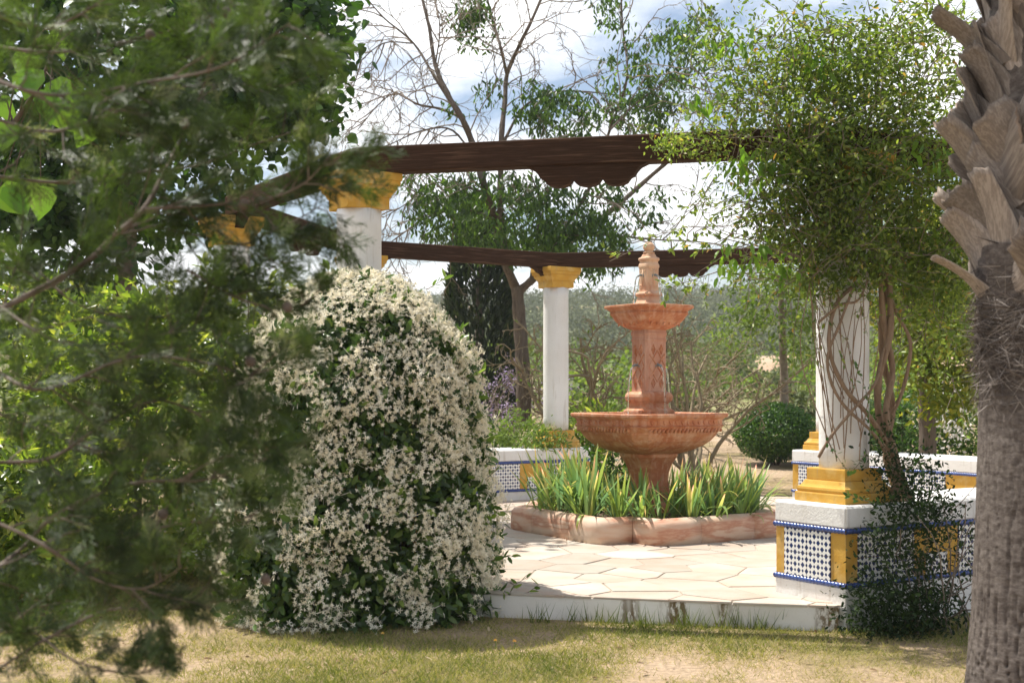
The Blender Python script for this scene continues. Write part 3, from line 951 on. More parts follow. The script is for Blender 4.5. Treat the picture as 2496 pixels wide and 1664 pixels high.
def spouts(w, z, r, out_, drop, zbowl, parent):
    for q in range(4):
        a = q * math.pi / 2 + math.pi / 4; nv = np.array([math.sin(a), -math.cos(a), 0]); up = np.array([0, 0, 1.0])
        base = nv * w + up * z
        m_ = MB(); m_.tube([base - nv * .02, base + nv * out_ * .6 + up * .006, base + nv * out_, base + nv * (out_ + .012) - up * .012], [r * 1.1, r, r, r * .9], 8)
        m_.tube([base - nv * .004, base + nv * .006], [r * 2.1, r * 2.0], 8)
        sp_ = part('spout', m_.mesh('spout', M['metal'], True), parent)
        pts = []; rad = []
        for u in np.linspace(0, 1, 12):
            pts.append(base + nv * (out_ + .012 + drop * (u ** .55)) - up * (.012 + (z - .012 - zbowl) * u ** 1.6)); rad.append((.0055 + .002 * math.sin(u * 23)) * (1 + .5 * u))
        m_ = MB(); m_.tube(pts, rad, 6)
        for d_ in range(14):
            u = rng.uniform(.35, 1); c_ = base + nv * (out_ + .012 + drop * u ** .55) - up * (.012 + (z - .012 - zbowl) * u ** 1.6) + rng.normal(size=3) * .016
            rr = rng.uniform(.002, .005); m_.loft([[tuple(c_ + np.array([rr * k_ * math.cos(b_), rr * k_ * math.sin(b_), zz * rr])) for b_ in np.linspace(0, 2 * math.pi, 6)[:-1]] for zz, k_ in ((-1, .3), (0, 1), (1, .3))])
        part('water_jet', m_.mesh('water_jet', M['water'], True), parent)


spouts(.118, 1.60, .011, .05, .06, 1.13, shaft)
spouts(.068, 2.395, .009, .045, .045, 2.10, fin)

# ------------------------------------------------------------------ planter kerb: a square with scooped corners, built of rounded stones
pl = thing('stone_planter', 'low veined stone kerb planter around the fountain foot', 'planter', (FC[0], FC[1], PZ), PHI)
HD = 1.37; CUT = .34


def kerb_outline():
    """centre line of the kerb, closed, with corner scoops"""
    pts = []
    for q in range(4):
        a = q * math.pi / 2 - math.pi / 2
        ca, sa = math.cos(a), math.sin(a)
        loc = []
        d = np.array([-.7071, .7071]); C = np.array([HD, 0.])
        e1 = C + np.array([-.7071, -.7071]) * CUT; e2 = C + d * CUT
        mid_ = C + np.array([-.385, 0])
        loc += [e1 + np.array([-.7071, -.7071]) * .06, e1 + np.array([-.012, .012]), e1 + np.array([-.04, .07]), (e1 + mid_) / 2 + np.array([-.01, -.005]), mid_ + np.array([-.015, 0]),
                (e2 + mid_) / 2 + np.array([-.01, .005]), e2 + np.array([-.04, -.07]), e2 + np.array([-.012, -.012]), e2 + d * .06]
        n1 = C + d * CUT + d * .06; n2 = np.array([0, HD]) + np.array([.7071, -.7071]) * (CUT + .06)
        for u in np.linspace(0, 1, 9)[1:-1]:
            loc.append(n1 + (n2 - n1) * u)
        pts += [np.array([ca * x - sa * y, sa * x + ca * y]) for x, y in loc]
    return np.array(pts)


ko = kerb_outline(); nk = len(ko); kw = .085
tang = unit(np.roll(ko, -1, 0) - np.roll(ko, 1, 0)); outn = np.stack([tang[:, 1], -tang[:, 0]], 1)
kprof = [(kw, -.01), (kw + .004, .06), (kw + .004, .13), (kw - .006, .165), (kw - .03, .19), (kw - .07, .205), (0, .21), (-kw + .05, .205), (-kw + .015, .19), (-kw, .16), (-kw, .0)]
rings_k = [[(ko[i][0] + outn[i][0] * o_, ko[i][1] + outn[i][1] * o_, z) for o_, z in kprof] for i in range(nk)]
per = nk // 4
splits = []
for q in range(4):
    b0 = q * per
    splits += [(b0 - 2, b0 + 4), (b0 + 4, b0 + 10), (b0 + 10, b0 + per - 2)]
for s0, s1 in splits:
    idx = [i % nk for i in range(s0, s1 + 1)]
    secs = [np.array(rings_k[i]) for i in idx]
    c0 = np.mean([s.mean(0) for s in secs], 0)
    # 2 mm joints
    secs[0] = secs[0] + unit(secs[1].mean(0) - secs[0].mean(0)) * .002; secs[-1] = secs[-1] - unit(secs[-1].mean(0) - secs[-2].mean(0)) * .002
    np_ = len(kprof); V = [p for s in secs for p in s]; Fs = []
    for i in range(len(secs) - 1):
        for j in range(np_):
            a_ = i * np_ + j; b_ = i * np_ + (j + 1) % np_
            Fs.append((a_, a_ + np_, b_ + np_, b_))
    Fs.append(tuple(range(np_))); Fs.append(tuple(range((len(secs) - 1) * np_, len(secs) * np_))[::-1])
    part('kerb_stone', mesh_py('kerb_stone', V, Fs, M['kerb'], True), pl)
m_ = MB(); inn = [(ko[i][0] - outn[i][0] * .06, ko[i][1] - outn[i][1] * .06) for i in range(nk)]
m_.loft([[(x, y, -.005) for x, y in inn], [(x, y, .165) for x, y in inn]]); part('soil', m_.mesh('soil', M['soil']), pl)

# sword-leaved plants: each clump a thing, each blade a part
iris_meshes = []
for v in range(14):
    n_ = 9; bend = rng.uniform(.05, .5) if v < 10 else rng.uniform(.9, 1.7); tw = rng.uniform(-.6, .6); wv = rng.uniform(.030, .044); kink = rng.uniform(.6, .8)
    V = []; R = []
    pos = np.zeros(3); ang = 0
    for i in range(n_):
        u = i / (n_ - 1); w_ = wv * (.62 + .38 * min(1, u * 3)) * (1 - max(0, u - .55) ** 1.6 / .45 ** 1.6)
        a = bend * u ** 1.6 if v < 10 else bend * max(0, u - kink * .5) * 2
        if i:
            pos = pos + np.array([math.sin(a), 0, math.cos(a)]) / (n_ - 1)
        t_ = tw * u; s = np.array([math.sin(t_) * .3, math.cos(t_), 0])
        nn = np.array([math.cos(a), 0, -math.sin(a)])
        V += [pos + s * w_, pos + nn * .012 * (1 - u), pos - s * w_]; R += [u] * 3
    q = []
    for i in range(n_ - 1):
        for j in range(2):
            q.append((i * 3 + j, i * 3 + j + 1, i * 3 + j + 4, i * 3 + j + 3))
    iris_meshes.append(mesh_np('blade', np.array(V), [np.array(q)], M['iris'], np.array(R), True))


def inside_planter(x, y):
    c = abs(x) + abs(y)
    return c < HD - .05 and max(abs(x), abs(y)) < HD - .44


irs = []
tries = 0
while len(irs) < 60 and tries < 8000:
    tries += 1
    x, y = rng.uniform(-1.2, 1.2, 2)
    if inside_planter(x, y) and x * x + y * y > .30 ** 2 and all((x - a) ** 2 + (y - b) ** 2 > .165 ** 2 for a, b in irs):
        # leave the back part of the bed sparser
        irs.append((x, y))
def iris_label(dx, dy):
    a = 'front' if dy < -.45 else ('back' if dy > .45 else 'middle')
    b = 'left' if dx < -.4 else ('right' if dx > .4 else 'centre')
    return 'clump of green sword shaped iris leaves, %s %s of the stone planter' % (a, b)


for k_, (x, y) in enumerate(irs):
    wx = FC[0] + cP * x - sP * y; wy = FC[1] + sP * x + cP * y
    t = thing('iris_clump', iris_label(wx - FC[0], wy - FC[1]), 'plant', (wx, wy, PZ + .16), rng.uniform(0, 6.28), 'iris clumps in the planter')
    big = rng.uniform(.82, 1.08)
    if abs(wx - FC[0]) < .42 and wy < FC[1]:
        big *= .82
    if wx - FC[0] < -.45:
        big *= 1.18
    nl = int(rng.integers(14, 20))
    for b in range(nl):
        az = (math.atan2(y, x) + PHI - t.rotation_euler[2] + rng.normal() * .8) if rng.random() < .62 else rng.uniform(0, 6.28); ln = (rng.uniform(.20, .29) if b % 5 == 4 else rng.uniform(.36, .56)) * big
        tilt = rng.uniform(.02, .75) if b % 5 != 4 else rng.uniform(.7, 1.2)
        v = rng.integers(0, 10) if rng.random() < .8 else rng.integers(10, 14)
        rr = rng.uniform(0, .06)
        mt_ = Matrix.Rotation(az, 4, 'Z') @ Matrix.Rotation(tilt, 4, 'Y')
        o = part('blade', iris_meshes[int(v)], t, loc=(rr * math.cos(az), rr * math.sin(az), 0), rot=mt_.to_euler(), scale=(ln, ln * 1.0 if ln < .4 else ln * .75, ln))

# ------------------------------------------------------------------ plants: generic growers
def bend_path(p, d, L, r0, r1, n=6, wig=.25, grav=0.0):
    pts = [np.array(p, float)]; d = unit(np.array(d, float)); rad = [r0]
    for i in range(n - 1):
        d = unit(d + rng.normal(size=3) * wig / math.sqrt(n) * 1.2 + np.array([0, 0, grav / n]))
        pts.append(pts[-1] + d * L / (n - 1)); rad.append(r0 + (r1 - r0) * (i + 1) / (n - 1))
    return np.array(pts), np.array(rad)


def along(pts, u):
    f = u * (len(pts) - 1); i = min(int(f), len(pts) - 2); t = f - i
    return pts[i] * (1 - t) + pts[i + 1] * t, unit(pts[i + 1] - pts[i])


def twigs(path, n, L, r, levels, out, tips, ang=.9, wig=.35, grav=0.0, u0=.25, shrink=.55, nchild=3):
    pts, rad = path
    for i in range(n):
        u = u0 + (1 - u0) * (i + rng.random()) / n
        p, d = along(pts, min(u, .999))
        side = unit(np.cross(d, rng.normal(size=3)))
        dd = unit(d * math.cos(ang) + side * math.sin(ang) * rng.uniform(.6, 1.2))
        l_ = L * rng.uniform(.55, 1.2) * (1.15 - .5 * u)
        q = bend_path(p, dd, l_, r, r * .35, 6, wig, grav); out.append(q)
        if levels > 1:
            twigs(q, nchild, l_ * shrink, r * .6, levels - 1, out, tips, ang, wig, grav, .3, shrink, nchild)
        else:
            tips.append((q[0][-1], unit(q[0][-1] - q[0][-2])))


def ell_points(ells, n, shell=.5):
    """points in ellipsoids [(c, r, weight)], biased to the outside by shell"""
    w = np.array([e[2] for e in ells], float); w /= w.sum()
    idx = rng.choice(len(ells), n, p=w)
    C = np.array([e[0] for e in ells])[idx]; R = np.array([e[1] for e in ells])[idx]
    d = rand_dir(n); rr = rng.random(n) ** (1 / 3.0); rr = rr * (1 - shell) + shell * (1 - .25 * rng.random(n) ** 2)
    return C + d * R * rr[:, None], d


def clumps(ells, ncl, per, spread, shell=.6, flat=.7):
    c, d = ell_points(ells, ncl, shell)
    P = np.repeat(c, per, 0) + rng.normal(size=(ncl * per, 3)) * spread * np.array([1, 1, flat])
    return P, np.repeat(d, per, 0)


def paths_part(name, paths, mat, parent, loc, sides=5, smooth=True):
    V, q = tubes_np(paths, sides)
    return part(name, mesh_np(name, V - np.asarray(loc, float), [q], mat, None, smooth), parent)


UP = np.array([0, 0, 1.0])

# ------------------------------------------------------------------ star jasmine mound on the left front column
JC = np.array([-.96, 7.98, 0.])
jz = np.array([0, .25, .6, 1.10, 1.51, 1.78, 1.97, 2.06, 2.10]); jr = np.array([.78, .82, .81, .76, .68, .56, .38, .22, .06])
jas = thing('jasmine_mound', 'rounded mound of star jasmine covered in cream white flowers', 'shrub', JC)


def jas_surface(n):
    z = np.interp(rng.random(n), np.cumsum(np.r_[0, np.diff(jz) * (jr[1:] + jr[:-1]) + np.abs(np.diff(jr)) * .6]) / np.sum(np.diff(jz) * (jr[1:] + jr[:-1]) + np.abs(np.diff(jr)) * .6), jz)
    a = rng.uniform(0, 2 * math.pi, n)
    lump = 1 + .36 * (fbm(a * 2.2 + 3, z * 3.0, 3) - .5) + .26 * (fbm(a * 7, z * 8, 2) - .5) + .035 * rng.normal(size=n) * (rng.random(n) < .3)
    r = np.interp(z, jz, jr) * lump
    slope = np.interp(z, [0, 1.1, 1.6, 1.9, 2.1], [0, .12, .35, .9, 3])
    N_ = unit(np.stack([np.cos(a), np.sin(a), slope], 1))
    return np.stack([np.cos(a) * r, np.sin(a) * r * .97, z], 1), N_


Pj, Nj = jas_surface(15000)
ins = rng.random(len(Pj)) ** 2 * .16
Pj2 = Pj - Nj * ins[:, None] + rng.normal(size=Pj.shape) * .012
Dj = unit(Nj * .35 + rand_dir(len(Pj)) * .9 + np.array([0, 0, -.1]))
leafpart('foliage', Pj2, Dj, unit(Nj + rand_dir(len(Pj)) * .6), rng.uniform(.045, .085, len(Pj)), 'oval', rng.uniform(.42, .55, len(Pj)), M['jas_leaf'], jas, (0, 0, 0))
# dark inner body of stems
jp = []
for i in range(60):
    a = rng.uniform(0, 6.28); r0 = rng.uniform(.05, .35); jp.append(bend_path((r0 * math.cos(a), r0 * math.sin(a), 0), (math.cos(a) * .08, math.sin(a) * .08, 1), rng.uniform(.8, 1.4), .012, .004, 7, .15))
paths_part('stems', jp, M['twig_dark'], jas, (0, 0, 0), 4)
# a leafy core keeps daylight from shining through
Pc, Nc = jas_surface(6000)
leafpart('inner_foliage', Pc * np.array([.78, .78, .96]), rand_dir(6000), Nc, .10, 'oval', .6, M['jas_leaf'], jas, (0, 0, 0))


def flower_cluster(nf, seed):
    r2 = np.random.default_rng(seed); Ps = []; Ds = []; Ns = []; S_ = []
    for f in range(nf):
        d = unit(np.array([r2.normal() * .7, r2.normal() * .7, 1.0])); c = np.array([r2.normal() * .030, r2.normal() * .030, abs(r2.normal()) * .014]) + d * .012
        u = unit(np.cross(d, r2.normal(size=3))); v = np.cross(d, u); ph = r2.uniform(0, 6.28); s = r2.uniform(.0135, .019)
        for k in range(5):
            a = ph + k * 2 * math.pi / 5; dd = u * math.cos(a) + v * math.sin(a) - d * r2.uniform(-.15, .2)
            Ps.append(c); Ds.append(dd); Ns.append(d + .55 * (v * math.cos(a) - u * math.sin(a))); S_.append(s)
    for c in {tuple(q) for q in Ps}:
        c = np.array(c); Ps.append(np.zeros(3)); Ds.append(c + 1e-5); Ns.append(np.array([1.0, .3, .2])); S_.append(np.linalg.norm(c) * 1.02)
    return np.array(Ps), np.array(Ds), np.array(Ns), np.array(S_)


fl_data = [flower_cluster(int(7 + s % 5), 100 + s) for s in range(10)]
fl_arr = []
for (P_, D_, N_, S_) in fl_data:
    V, G, R = leaf_arrays(P_, D_, N_, S_, 'oval', np.where(np.all(P_ == 0, 1), .06, .46)); R = np.clip(R * .5 + rng.uniform(.1, .5), 0, 1); fl_arr.append((V, G, R))
fl_mesh = [mesh_np('flower_cluster', V, G, M['jas_flower'], R) for V, G, R in fl_arr]
Pf, Nf = jas_surface(9000)
dens = fbm(np.arctan2(Pf[:, 1], Pf[:, 0]) * 6 + 9, Pf[:, 2] * 8, 3)
keep = (dens + rng.random(len(Pf)) * .20 > .58 - .10 * (Pf[:, 2] - 1.0))
Pf, Nf = Pf[keep], Nf[keep]
keep = []; taken = np.zeros((0, 3))
for i, p in enumerate(Pf):
    if not len(taken) or np.min(np.sum((taken - p) ** 2, 1)) > .036 ** 2:
        keep.append(i); taken = Pf[keep]
Pf, Nf = Pf[keep], Nf[keep]
front = np.argsort(Pf[:, 1] * 1.0 + rng.random(len(Pf)) * .3)
rest = []
for n_, i in enumerate(front):
    q = Vector(Nf[i] + rng.normal(size=3) * .25).normalized().to_track_quat('Z', 'Y'); v = int(rng.integers(0, 10)); s = rng.uniform(.85, 1.2)
    if n_ < 300:
        part('flower_cluster', fl_mesh[v], jas, loc=Pf[i] + Nf[i] * .015, rot=q.to_euler(), scale=(s, s, s))
    else:
        V, G, R = fl_arr[v]; Mx = np.array(q.to_matrix()); rest.append(((V * s) @ Mx.T + Pf[i] + Nf[i] * .015, G, R))
if rest:
    V, G, R = join_arrays(rest); part('flowers', mesh_np('flowers', V, G, M['jas_flower'], R), jas, 'stuff')
# a few loose shoots at the right edge
sh = []; Ps = []; Ds = []
for dx, dy, L_, dirx in ((1035, 800, .16, 1), (1060, 870, .14, .8), (1120, 1370, .34, 1), (1130, 1400, .30, 1), (1110, 1290, .2, .9), (1115, 1100, .2, .7), (980, 665, .14, .4), (760, 650, .12, -.2)):
    p = at(dx, dy, 7.8) - JC; q = bend_path(p, (dirx, -.2, .35), L_, .003, .0015, 5, .4); sh.append(q)
    for u in np.linspace(.2, 1, 8):
        a, d = along(q[0], min(u, .99)); Ps.append(a); Ds.append(unit(d + rng.normal(size=3) * .8))
paths_part('shoots', sh, M['twig'], jas, (0, 0, 0), 4)
Ps = np.array(Ps); Ds = np.array(Ds)
leafpart('shoot_leaves', Ps, Ds, rand_dir(len(Ps)) + UP, rng.uniform(.05, .08, len(Ps)), 'oval', .45, M['jas_leaf'], jas, (0, 0, 0), rnd=rng.uniform(.6, 1, len(Ps)))

# ------------------------------------------------------------------ palm at the right edge
PC = np.array([2.115, 5.0, 0.])
palm = thing('palm_tree', 'thick grey palm trunk with dry cut leaf bases at the right edge', 'palm', PC)
nu, nv_ = 260, 380
zz = np.linspace(-.05, 1.95, nv_); aa = np.linspace(0, 2 * math.pi, nu, endpoint=False)
A_, Z_ = np.meshgrid(aa, zz)
rad0 = np.interp(Z_, [-.05, .15, .5, .9, 1.25, 1.40, 1.6, 1.95], [.352, .322, .292, .274, .266, .262, .268, .275])
fis = fbm(A_ * 14 / (2 * math.pi) * 2, Z_ * 2.2, 3); fis2 = np.abs(np.sin(A_ * 19 + 3.0 * fbm(A_ * 2, Z_ * 1.7, 3) * 4))
ringd = fbm(Z_ * 42 + 1.3 * vnoise(A_ * 3, Z_ * 4), A_ * .6, 2)
fade = np.clip((1.15 - Z_) / .7, .25, 1)
fis3 = np.abs(np.sin(A_ * 31 + 5.0 * fbm(A_ * 1.5 + 4, Z_ * 1.3, 2) * 3))
rad = rad0 - .020 * np.clip(1 - fis2 / .16, 0, 1) * fade * (fis > .40) - .014 * np.clip(1 - fis3 / .20, 0, 1) * fade * (fis < .58) + .003 * (ringd - .5) + .002 * (fbm(A_ * 22, Z_ * 70, 2) - .5) + .005 * (fbm(A_ * 30, Z_ * 9, 2) - .5)
lean = np.interp(Z_, [0, 1.9], [0, .0])
V = np.stack([np.cos(A_) * rad + lean, np.sin(A_) * rad, Z_], -1).reshape(-1, 3)
i0 = (np.arange(nv_ - 1)[:, None] * nu + np.arange(nu)[None]); i1 = (np.arange(nv_ - 1)[:, None] * nu + (np.arange(nu)[None] + 1) % nu)
part('trunk', mesh_np('trunk', V, [np.stack([i0.ravel(), i1.ravel(), i1.ravel() + nu, i0.ravel() + nu], 1)], M['palm'], None, True), palm)
m_ = MB(); m_.loft([[(r * math.cos(i * .2618), r * math.sin(i * .2618), z) for i in range(24)] for r, z in ((.25, 1.85), (.235, 2.3), (.225, 3.4), (.2, 4.8))]); part('upper_trunk', m_.mesh('upper_trunk', M['palm'], True), palm)


def boot(seed, curl):
    """a dead leaf base: broad and wrapping at the foot, narrowing to a torn, obliquely cut end; +z along, +y outwards"""
    r2 = np.random.default_rng(seed); nu_, nw = 14, 11
    V = []; jag = r2.normal(size=nw) * .022 + np.linspace(-1, 1, nw) * r2.uniform(-.14, .14)
    tw_ = r2.uniform(-.5, .5); skew = r2.uniform(-.12, .12)
    for side in (0, 1):
        for i in range(nu_):
            u = i / (nu_ - 1)
            for j in range(nw):
                s = j / (nw - 1) * 2 - 1
                wd = (.26 + .26 * (1 - u) ** 1.2) * (1 + .05 * math.sin(4 * u + seed))
                th = (.06 * (1 - .45 * u) * (1 - abs(s) ** 2.2) + .010) * side
                x = s * wd + skew * u * u; w2 = s * s
                y_ = .03 + .10 * u + curl * u ** 2.2 - .34 * wd * w2 * (1 - .15 * u) + tw_ * u * s * wd * .6 + .010 * math.sin(14 * s + 5 * u + seed)
                V.append((x, y_ - th, u + jag[j] * max(0, u - .6) / .4 - .10 * abs(curl) * u * u))
    Fs = []; nn = nu_ * nw
    for i in range(nu_ - 1):
        for j in range(nw - 1):
            a = i * nw + j
            Fs.append((a, a + nw, a + nw + 1, a + 1)); Fs.append((nn + a, nn + a + 1, nn + a + nw + 1, nn + a + nw))
    for i in range(nu_ - 1):
        a = i * nw; Fs.append((a, nn + a, nn + a + nw, a + nw)); a = i * nw + nw - 1; Fs.append((a, a + nw, nn + a + nw, nn + a))
    for j in range(nw - 1):
        a = (nu_ - 1) * nw + j; Fs.append((a, nn + a, nn + a + 1, a + 1))
    me = mesh_py('leaf_base', V, Fs, M['boot'], True)
    me.materials.append(M['boot_edge'])
    for k in range(len(me.polygons) - (nw - 1), len(me.polygons)):
        me.polygons[k].material_index = 1
    return me


boots = [boot(s, c) for s, c in ((1, .02), (2, .12), (3, .30), (4, .05), (5, .20), (6, -.04), (7, .08), (8, .40))]
nb = 0
for i in range(110):
    z = 1.70 + i * .0155; a = i * 2.39996 + .4
    ln = rng.uniform(.23, .31); v = int(rng.integers(0, 7))
    r = .252 - .035 * (z - 1.8)
    lean_ = (1 if i % 2 else -1) * rng.uniform(.25, 1.0)
    rot = Matrix.Rotation(a - math.pi / 2, 4, 'Z') @ Matrix.Rotation(lean_, 4, 'Y') @ Matrix.Rotation(-rng.uniform(-.02, .14), 4, 'X')
    part('leaf_base', boots[v], palm, loc=(r * math.cos(a), r * math.sin(a), z), rot=rot.to_euler(), scale=(ln * rng.uniform(.85, 1.15), ln, ln)); nb += 1
# old leaf bases sticking out on the left, one of them far and low
for v, a, z, xr, ln, ly in ((7, math.pi - .10, 1.72, -.35, .26, 0), (2, math.pi - .35, 1.86, -.12, .36, .25), (4, math.pi + .25, 1.90, -.05, .34, -.2), (2, math.pi + .1, 2.12, -.10, .36, .2), (7, math.pi, 2.62, -.2, .30, .2)):
    rot = Matrix.Rotation(a - math.pi / 2, 4, 'Z') @ Matrix.Rotation(ly, 4, 'Y') @ Matrix.Rotation(xr, 4, 'X')
    part('leaf_base', boots[v], palm, loc=(.245 * math.cos(a), .245 * math.sin(a), z), rot=rot.to_euler(), scale=(ln * .8, ln, ln))
fan = MB(); nf_ = 15
for j in range(nf_):
    a = (j / (nf_ - 1) - .5) * 4.0; d0 = np.array([math.cos(a), math.sin(a), 0]); sd = np.array([-math.sin(a), math.cos(a), 0])
    pts_ = [d0 * .03, d0 * .40 + UP * .03 if False else d0 * .40 + np.array([0, 0, .03]), d0 * .72, d0 * .95 + np.array([0, 0, -.16])]
    ws_ = [.01, .055, .03, .003]
    V = [tuple(p + sd * w * s_ + np.array([0, 0, -.02 * abs(s_)])) for p, w in zip(pts_, ws_) for s_ in (-1, 1)]
    fan.add([(v[0] + 1.0, v[1], v[2]) for v in V], [(k * 2, k * 2 + 2, k * 2 + 3, k * 2 + 1) for k in range(3)])
fan.tube([(0, 0, 0), (.5, 0, .05), (1.03, 0, 0)], [.022, .016, .012], 5)
fan_me = fan.mesh('frond', M['frond'])
for i in range(30):
    a = i * 2.39996; el = 1.25 - i * .045
    rot = Matrix.Rotation(a, 4, 'Z') @ Matrix.Rotation(-el, 4, 'Y')
    part('frond', fan_me, palm, loc=(.15 * math.cos(a), .15 * math.sin(a), 4.75 - i * .012), rot=rot.to_euler(), scale=(1, 1, 1))
nfib = 5200
a = rng.uniform(0, 6.28, nfib); z = rng.normal(1.60, .13, nfib); z = np.clip(z, 1.33, 1.95)
Pq = np.stack([np.cos(a) * .268, np.sin(a) * .268, z], 1); tq = np.stack([-np.sin(a), np.cos(a), np.zeros(nfib)], 1); nq = np.stack([np.cos(a), np.sin(a), np.zeros(nfib)], 1)
Dq = tq * rng.normal(size=(nfib, 1)) * 1.0 + nq * np.abs(rng.normal(size=(nfib, 1))) * .22 + UP * rng.normal(size=(nfib, 1)) * .45 - UP * .25
leafpart('fibre', Pq, Dq, nq + rand_dir(nfib) * .5, rng.uniform(.05, .15, nfib), 'needle', rng.uniform(.025, .06, nfib), M['fibre'], palm, (0, 0, 0))

# ------------------------------------------------------------------ climber on the right front column
CL = np.array([2.20, 7.75, 0.])
cl = thing('climbing_vine', 'tangled climber smothering the right column and beam end', 'climber', CL)


def E3(dx, dy, Y, rx, ry, rz, w=1.0):
    return (at(dx, dy, Y), np.array([rx, ry, rz]), w)


EL = [E3(1960, 330, 7.75, .52, .45, .52, 5), E3(1800, 250, 7.7, .42, .40, .34, 2.2), E3(2080, 230, 7.85, .48, .45, .48, 4), E3(1900, 150, 7.8, .42, .40, .30, 2.2), E3(2050, 450, 7.8, .40, .40, .40, 3.0),
      E3(2080, 600, 7.85, .36, .36, .30, 1.7), E3(1870, 520, 7.65, .34, .34, .30, 2.2), E3(1760, 440, 7.6, .26, .28, .24, .9), E3(1680, 330, 7.6, .27, .25, .13, .35), E3(2130, 110, 8.0, .30, .35, .25, 1.0),
      E3(1940, 620, 7.7, .30, .3, .14, .9), E3(2190, 330, 8.2, .34, .34, .6, 1.6), E3(1935, 400, 7.38, .30, .10, .22, 2.4), E3(1930, 540, 7.40, .22, .08, .16, 1.0), E3(1830, 330, 7.4, .32, .12, .2, 1.4), E3(2120, 720, 7.9, .22, .2, .3, .8), E3(1900, 590, 7.5, .34, .22, .22, 2.0), E3(2060, 640, 7.8, .36, .3, .24, 2.0), E3(2150, 500, 8.0, .3, .3, .5, 2.0), E3(1780, 480, 7.55, .30, .22, .26, 1.3),
      E3(1750, 570, 7.6, .22, .2, .25, .7), E3(1830, 650, 7.55, .24, .2, .16, .7), E3(2140, 620, 7.9, .32, .3, .38, 1.8), E3(2180, 760, 8.1, .22, .25, .38, 1.2), E3(1640, 170, 7.7, .32, .25, .25, .4), E3(1740, 140, 7.7, .42, .3, .32, 1.0), E3(2010, 90, 7.9, .5, .3, .16, .8)]
Pv, Dv = clumps(EL, 2250, 21, .085, .20)
keepv = (Pv[:, 2] > 1.50 + .55 * fbm(Pv[:, 0] * 6, Pv[:, 1] * 5 + 2, 2) + .25 * rng.random(len(Pv)) - .45 * (Pv[:, 0] > 2.42))
Pv, Dv = Pv[keepv], Dv[keepv]
hol = fbm(Pv[:, 0] * 4.2 + Pv[:, 1] * 2.1, Pv[:, 2] * 4.2 + 3, 2) + rng.normal(size=len(Pv)) * .05
hol = hol + .10 * ((np.abs(Pv[:, 0] - 2.15) < .35) & (Pv[:, 2] > 2.3))
Pv, Dv = Pv[hol > .41], Dv[hol > .41]
nV = len(Pv)
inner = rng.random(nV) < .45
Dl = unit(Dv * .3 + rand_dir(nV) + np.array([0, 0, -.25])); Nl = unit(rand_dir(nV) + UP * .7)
leafpart('foliage', Pv[~inner], Dl[~inner], Nl[~inner], rng.uniform(.020, .05, (~inner).sum()), 'oval', rng.uniform(.38, .55, (~inner).sum()), M['climb'], cl, CL)
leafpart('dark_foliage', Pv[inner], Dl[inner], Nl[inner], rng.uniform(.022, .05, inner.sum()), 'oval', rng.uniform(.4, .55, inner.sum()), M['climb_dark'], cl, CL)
# large fresh wisteria-like leaves in a few tufts
Pt = []; Dt = []
for dx, dy in ((1850, 120), (1890, 140), (1720, 360), (1760, 390), (1700, 400), (2030, 400), (2090, 370), (1790, 600), (1740, 570), (1960, 420), (1650, 100), (1700, 90), (1830, 420), (2150, 350), (1690, 600), (1600, 250)):
    c = at(dx, dy, 7.45)
    for k in range(16):
        Pt.append(c + rng.normal(size=3) * np.array([.07, .06, .05])); Dt.append(unit(np.array([rng.normal() * .5, rng.normal() * .5 - .3, -1.0])))
Pt = np.array(Pt); Dt = np.array(Dt)
leafpart('fresh_leaves', Pt, Dt, rand_dir(len(Pt)) + np.array([0, -1, .4]), rng.uniform(.055, .10, len(Pt)), 'oval', .42, M['lime'], cl, CL)
# woody stems
stems = []


def stem_pts(L_, Y, r):
    P = np.array([at(x, y, Y + dy_) for x, y, dy_ in L_])
    # smooth with Catmull-Rom
    out = []
    Q = np.concatenate([[2 * P[0] - P[1]], P, [2 * P[-1] - P[-2]]])
    for i in range(1, len(Q) - 2):
        for t in np.linspace(0, 1, 6)[:-1]:
            out.append(.5 * (2 * Q[i] + (Q[i + 1] - Q[i - 1]) * t + (2 * Q[i - 1] - 5 * Q[i] + 4 * Q[i + 1] - Q[i + 2]) * t * t + (3 * Q[i] - Q[i - 1] - 3 * Q[i + 1] + Q[i + 2]) * t ** 3))
    out.append(P[-1]); out = np.array(out)
    rr = .8 * np.linspace(r[0], r[1], len(out)) * (1 + .08 * np.sin(np.arange(len(out)) * 1.7))
    return out, rr


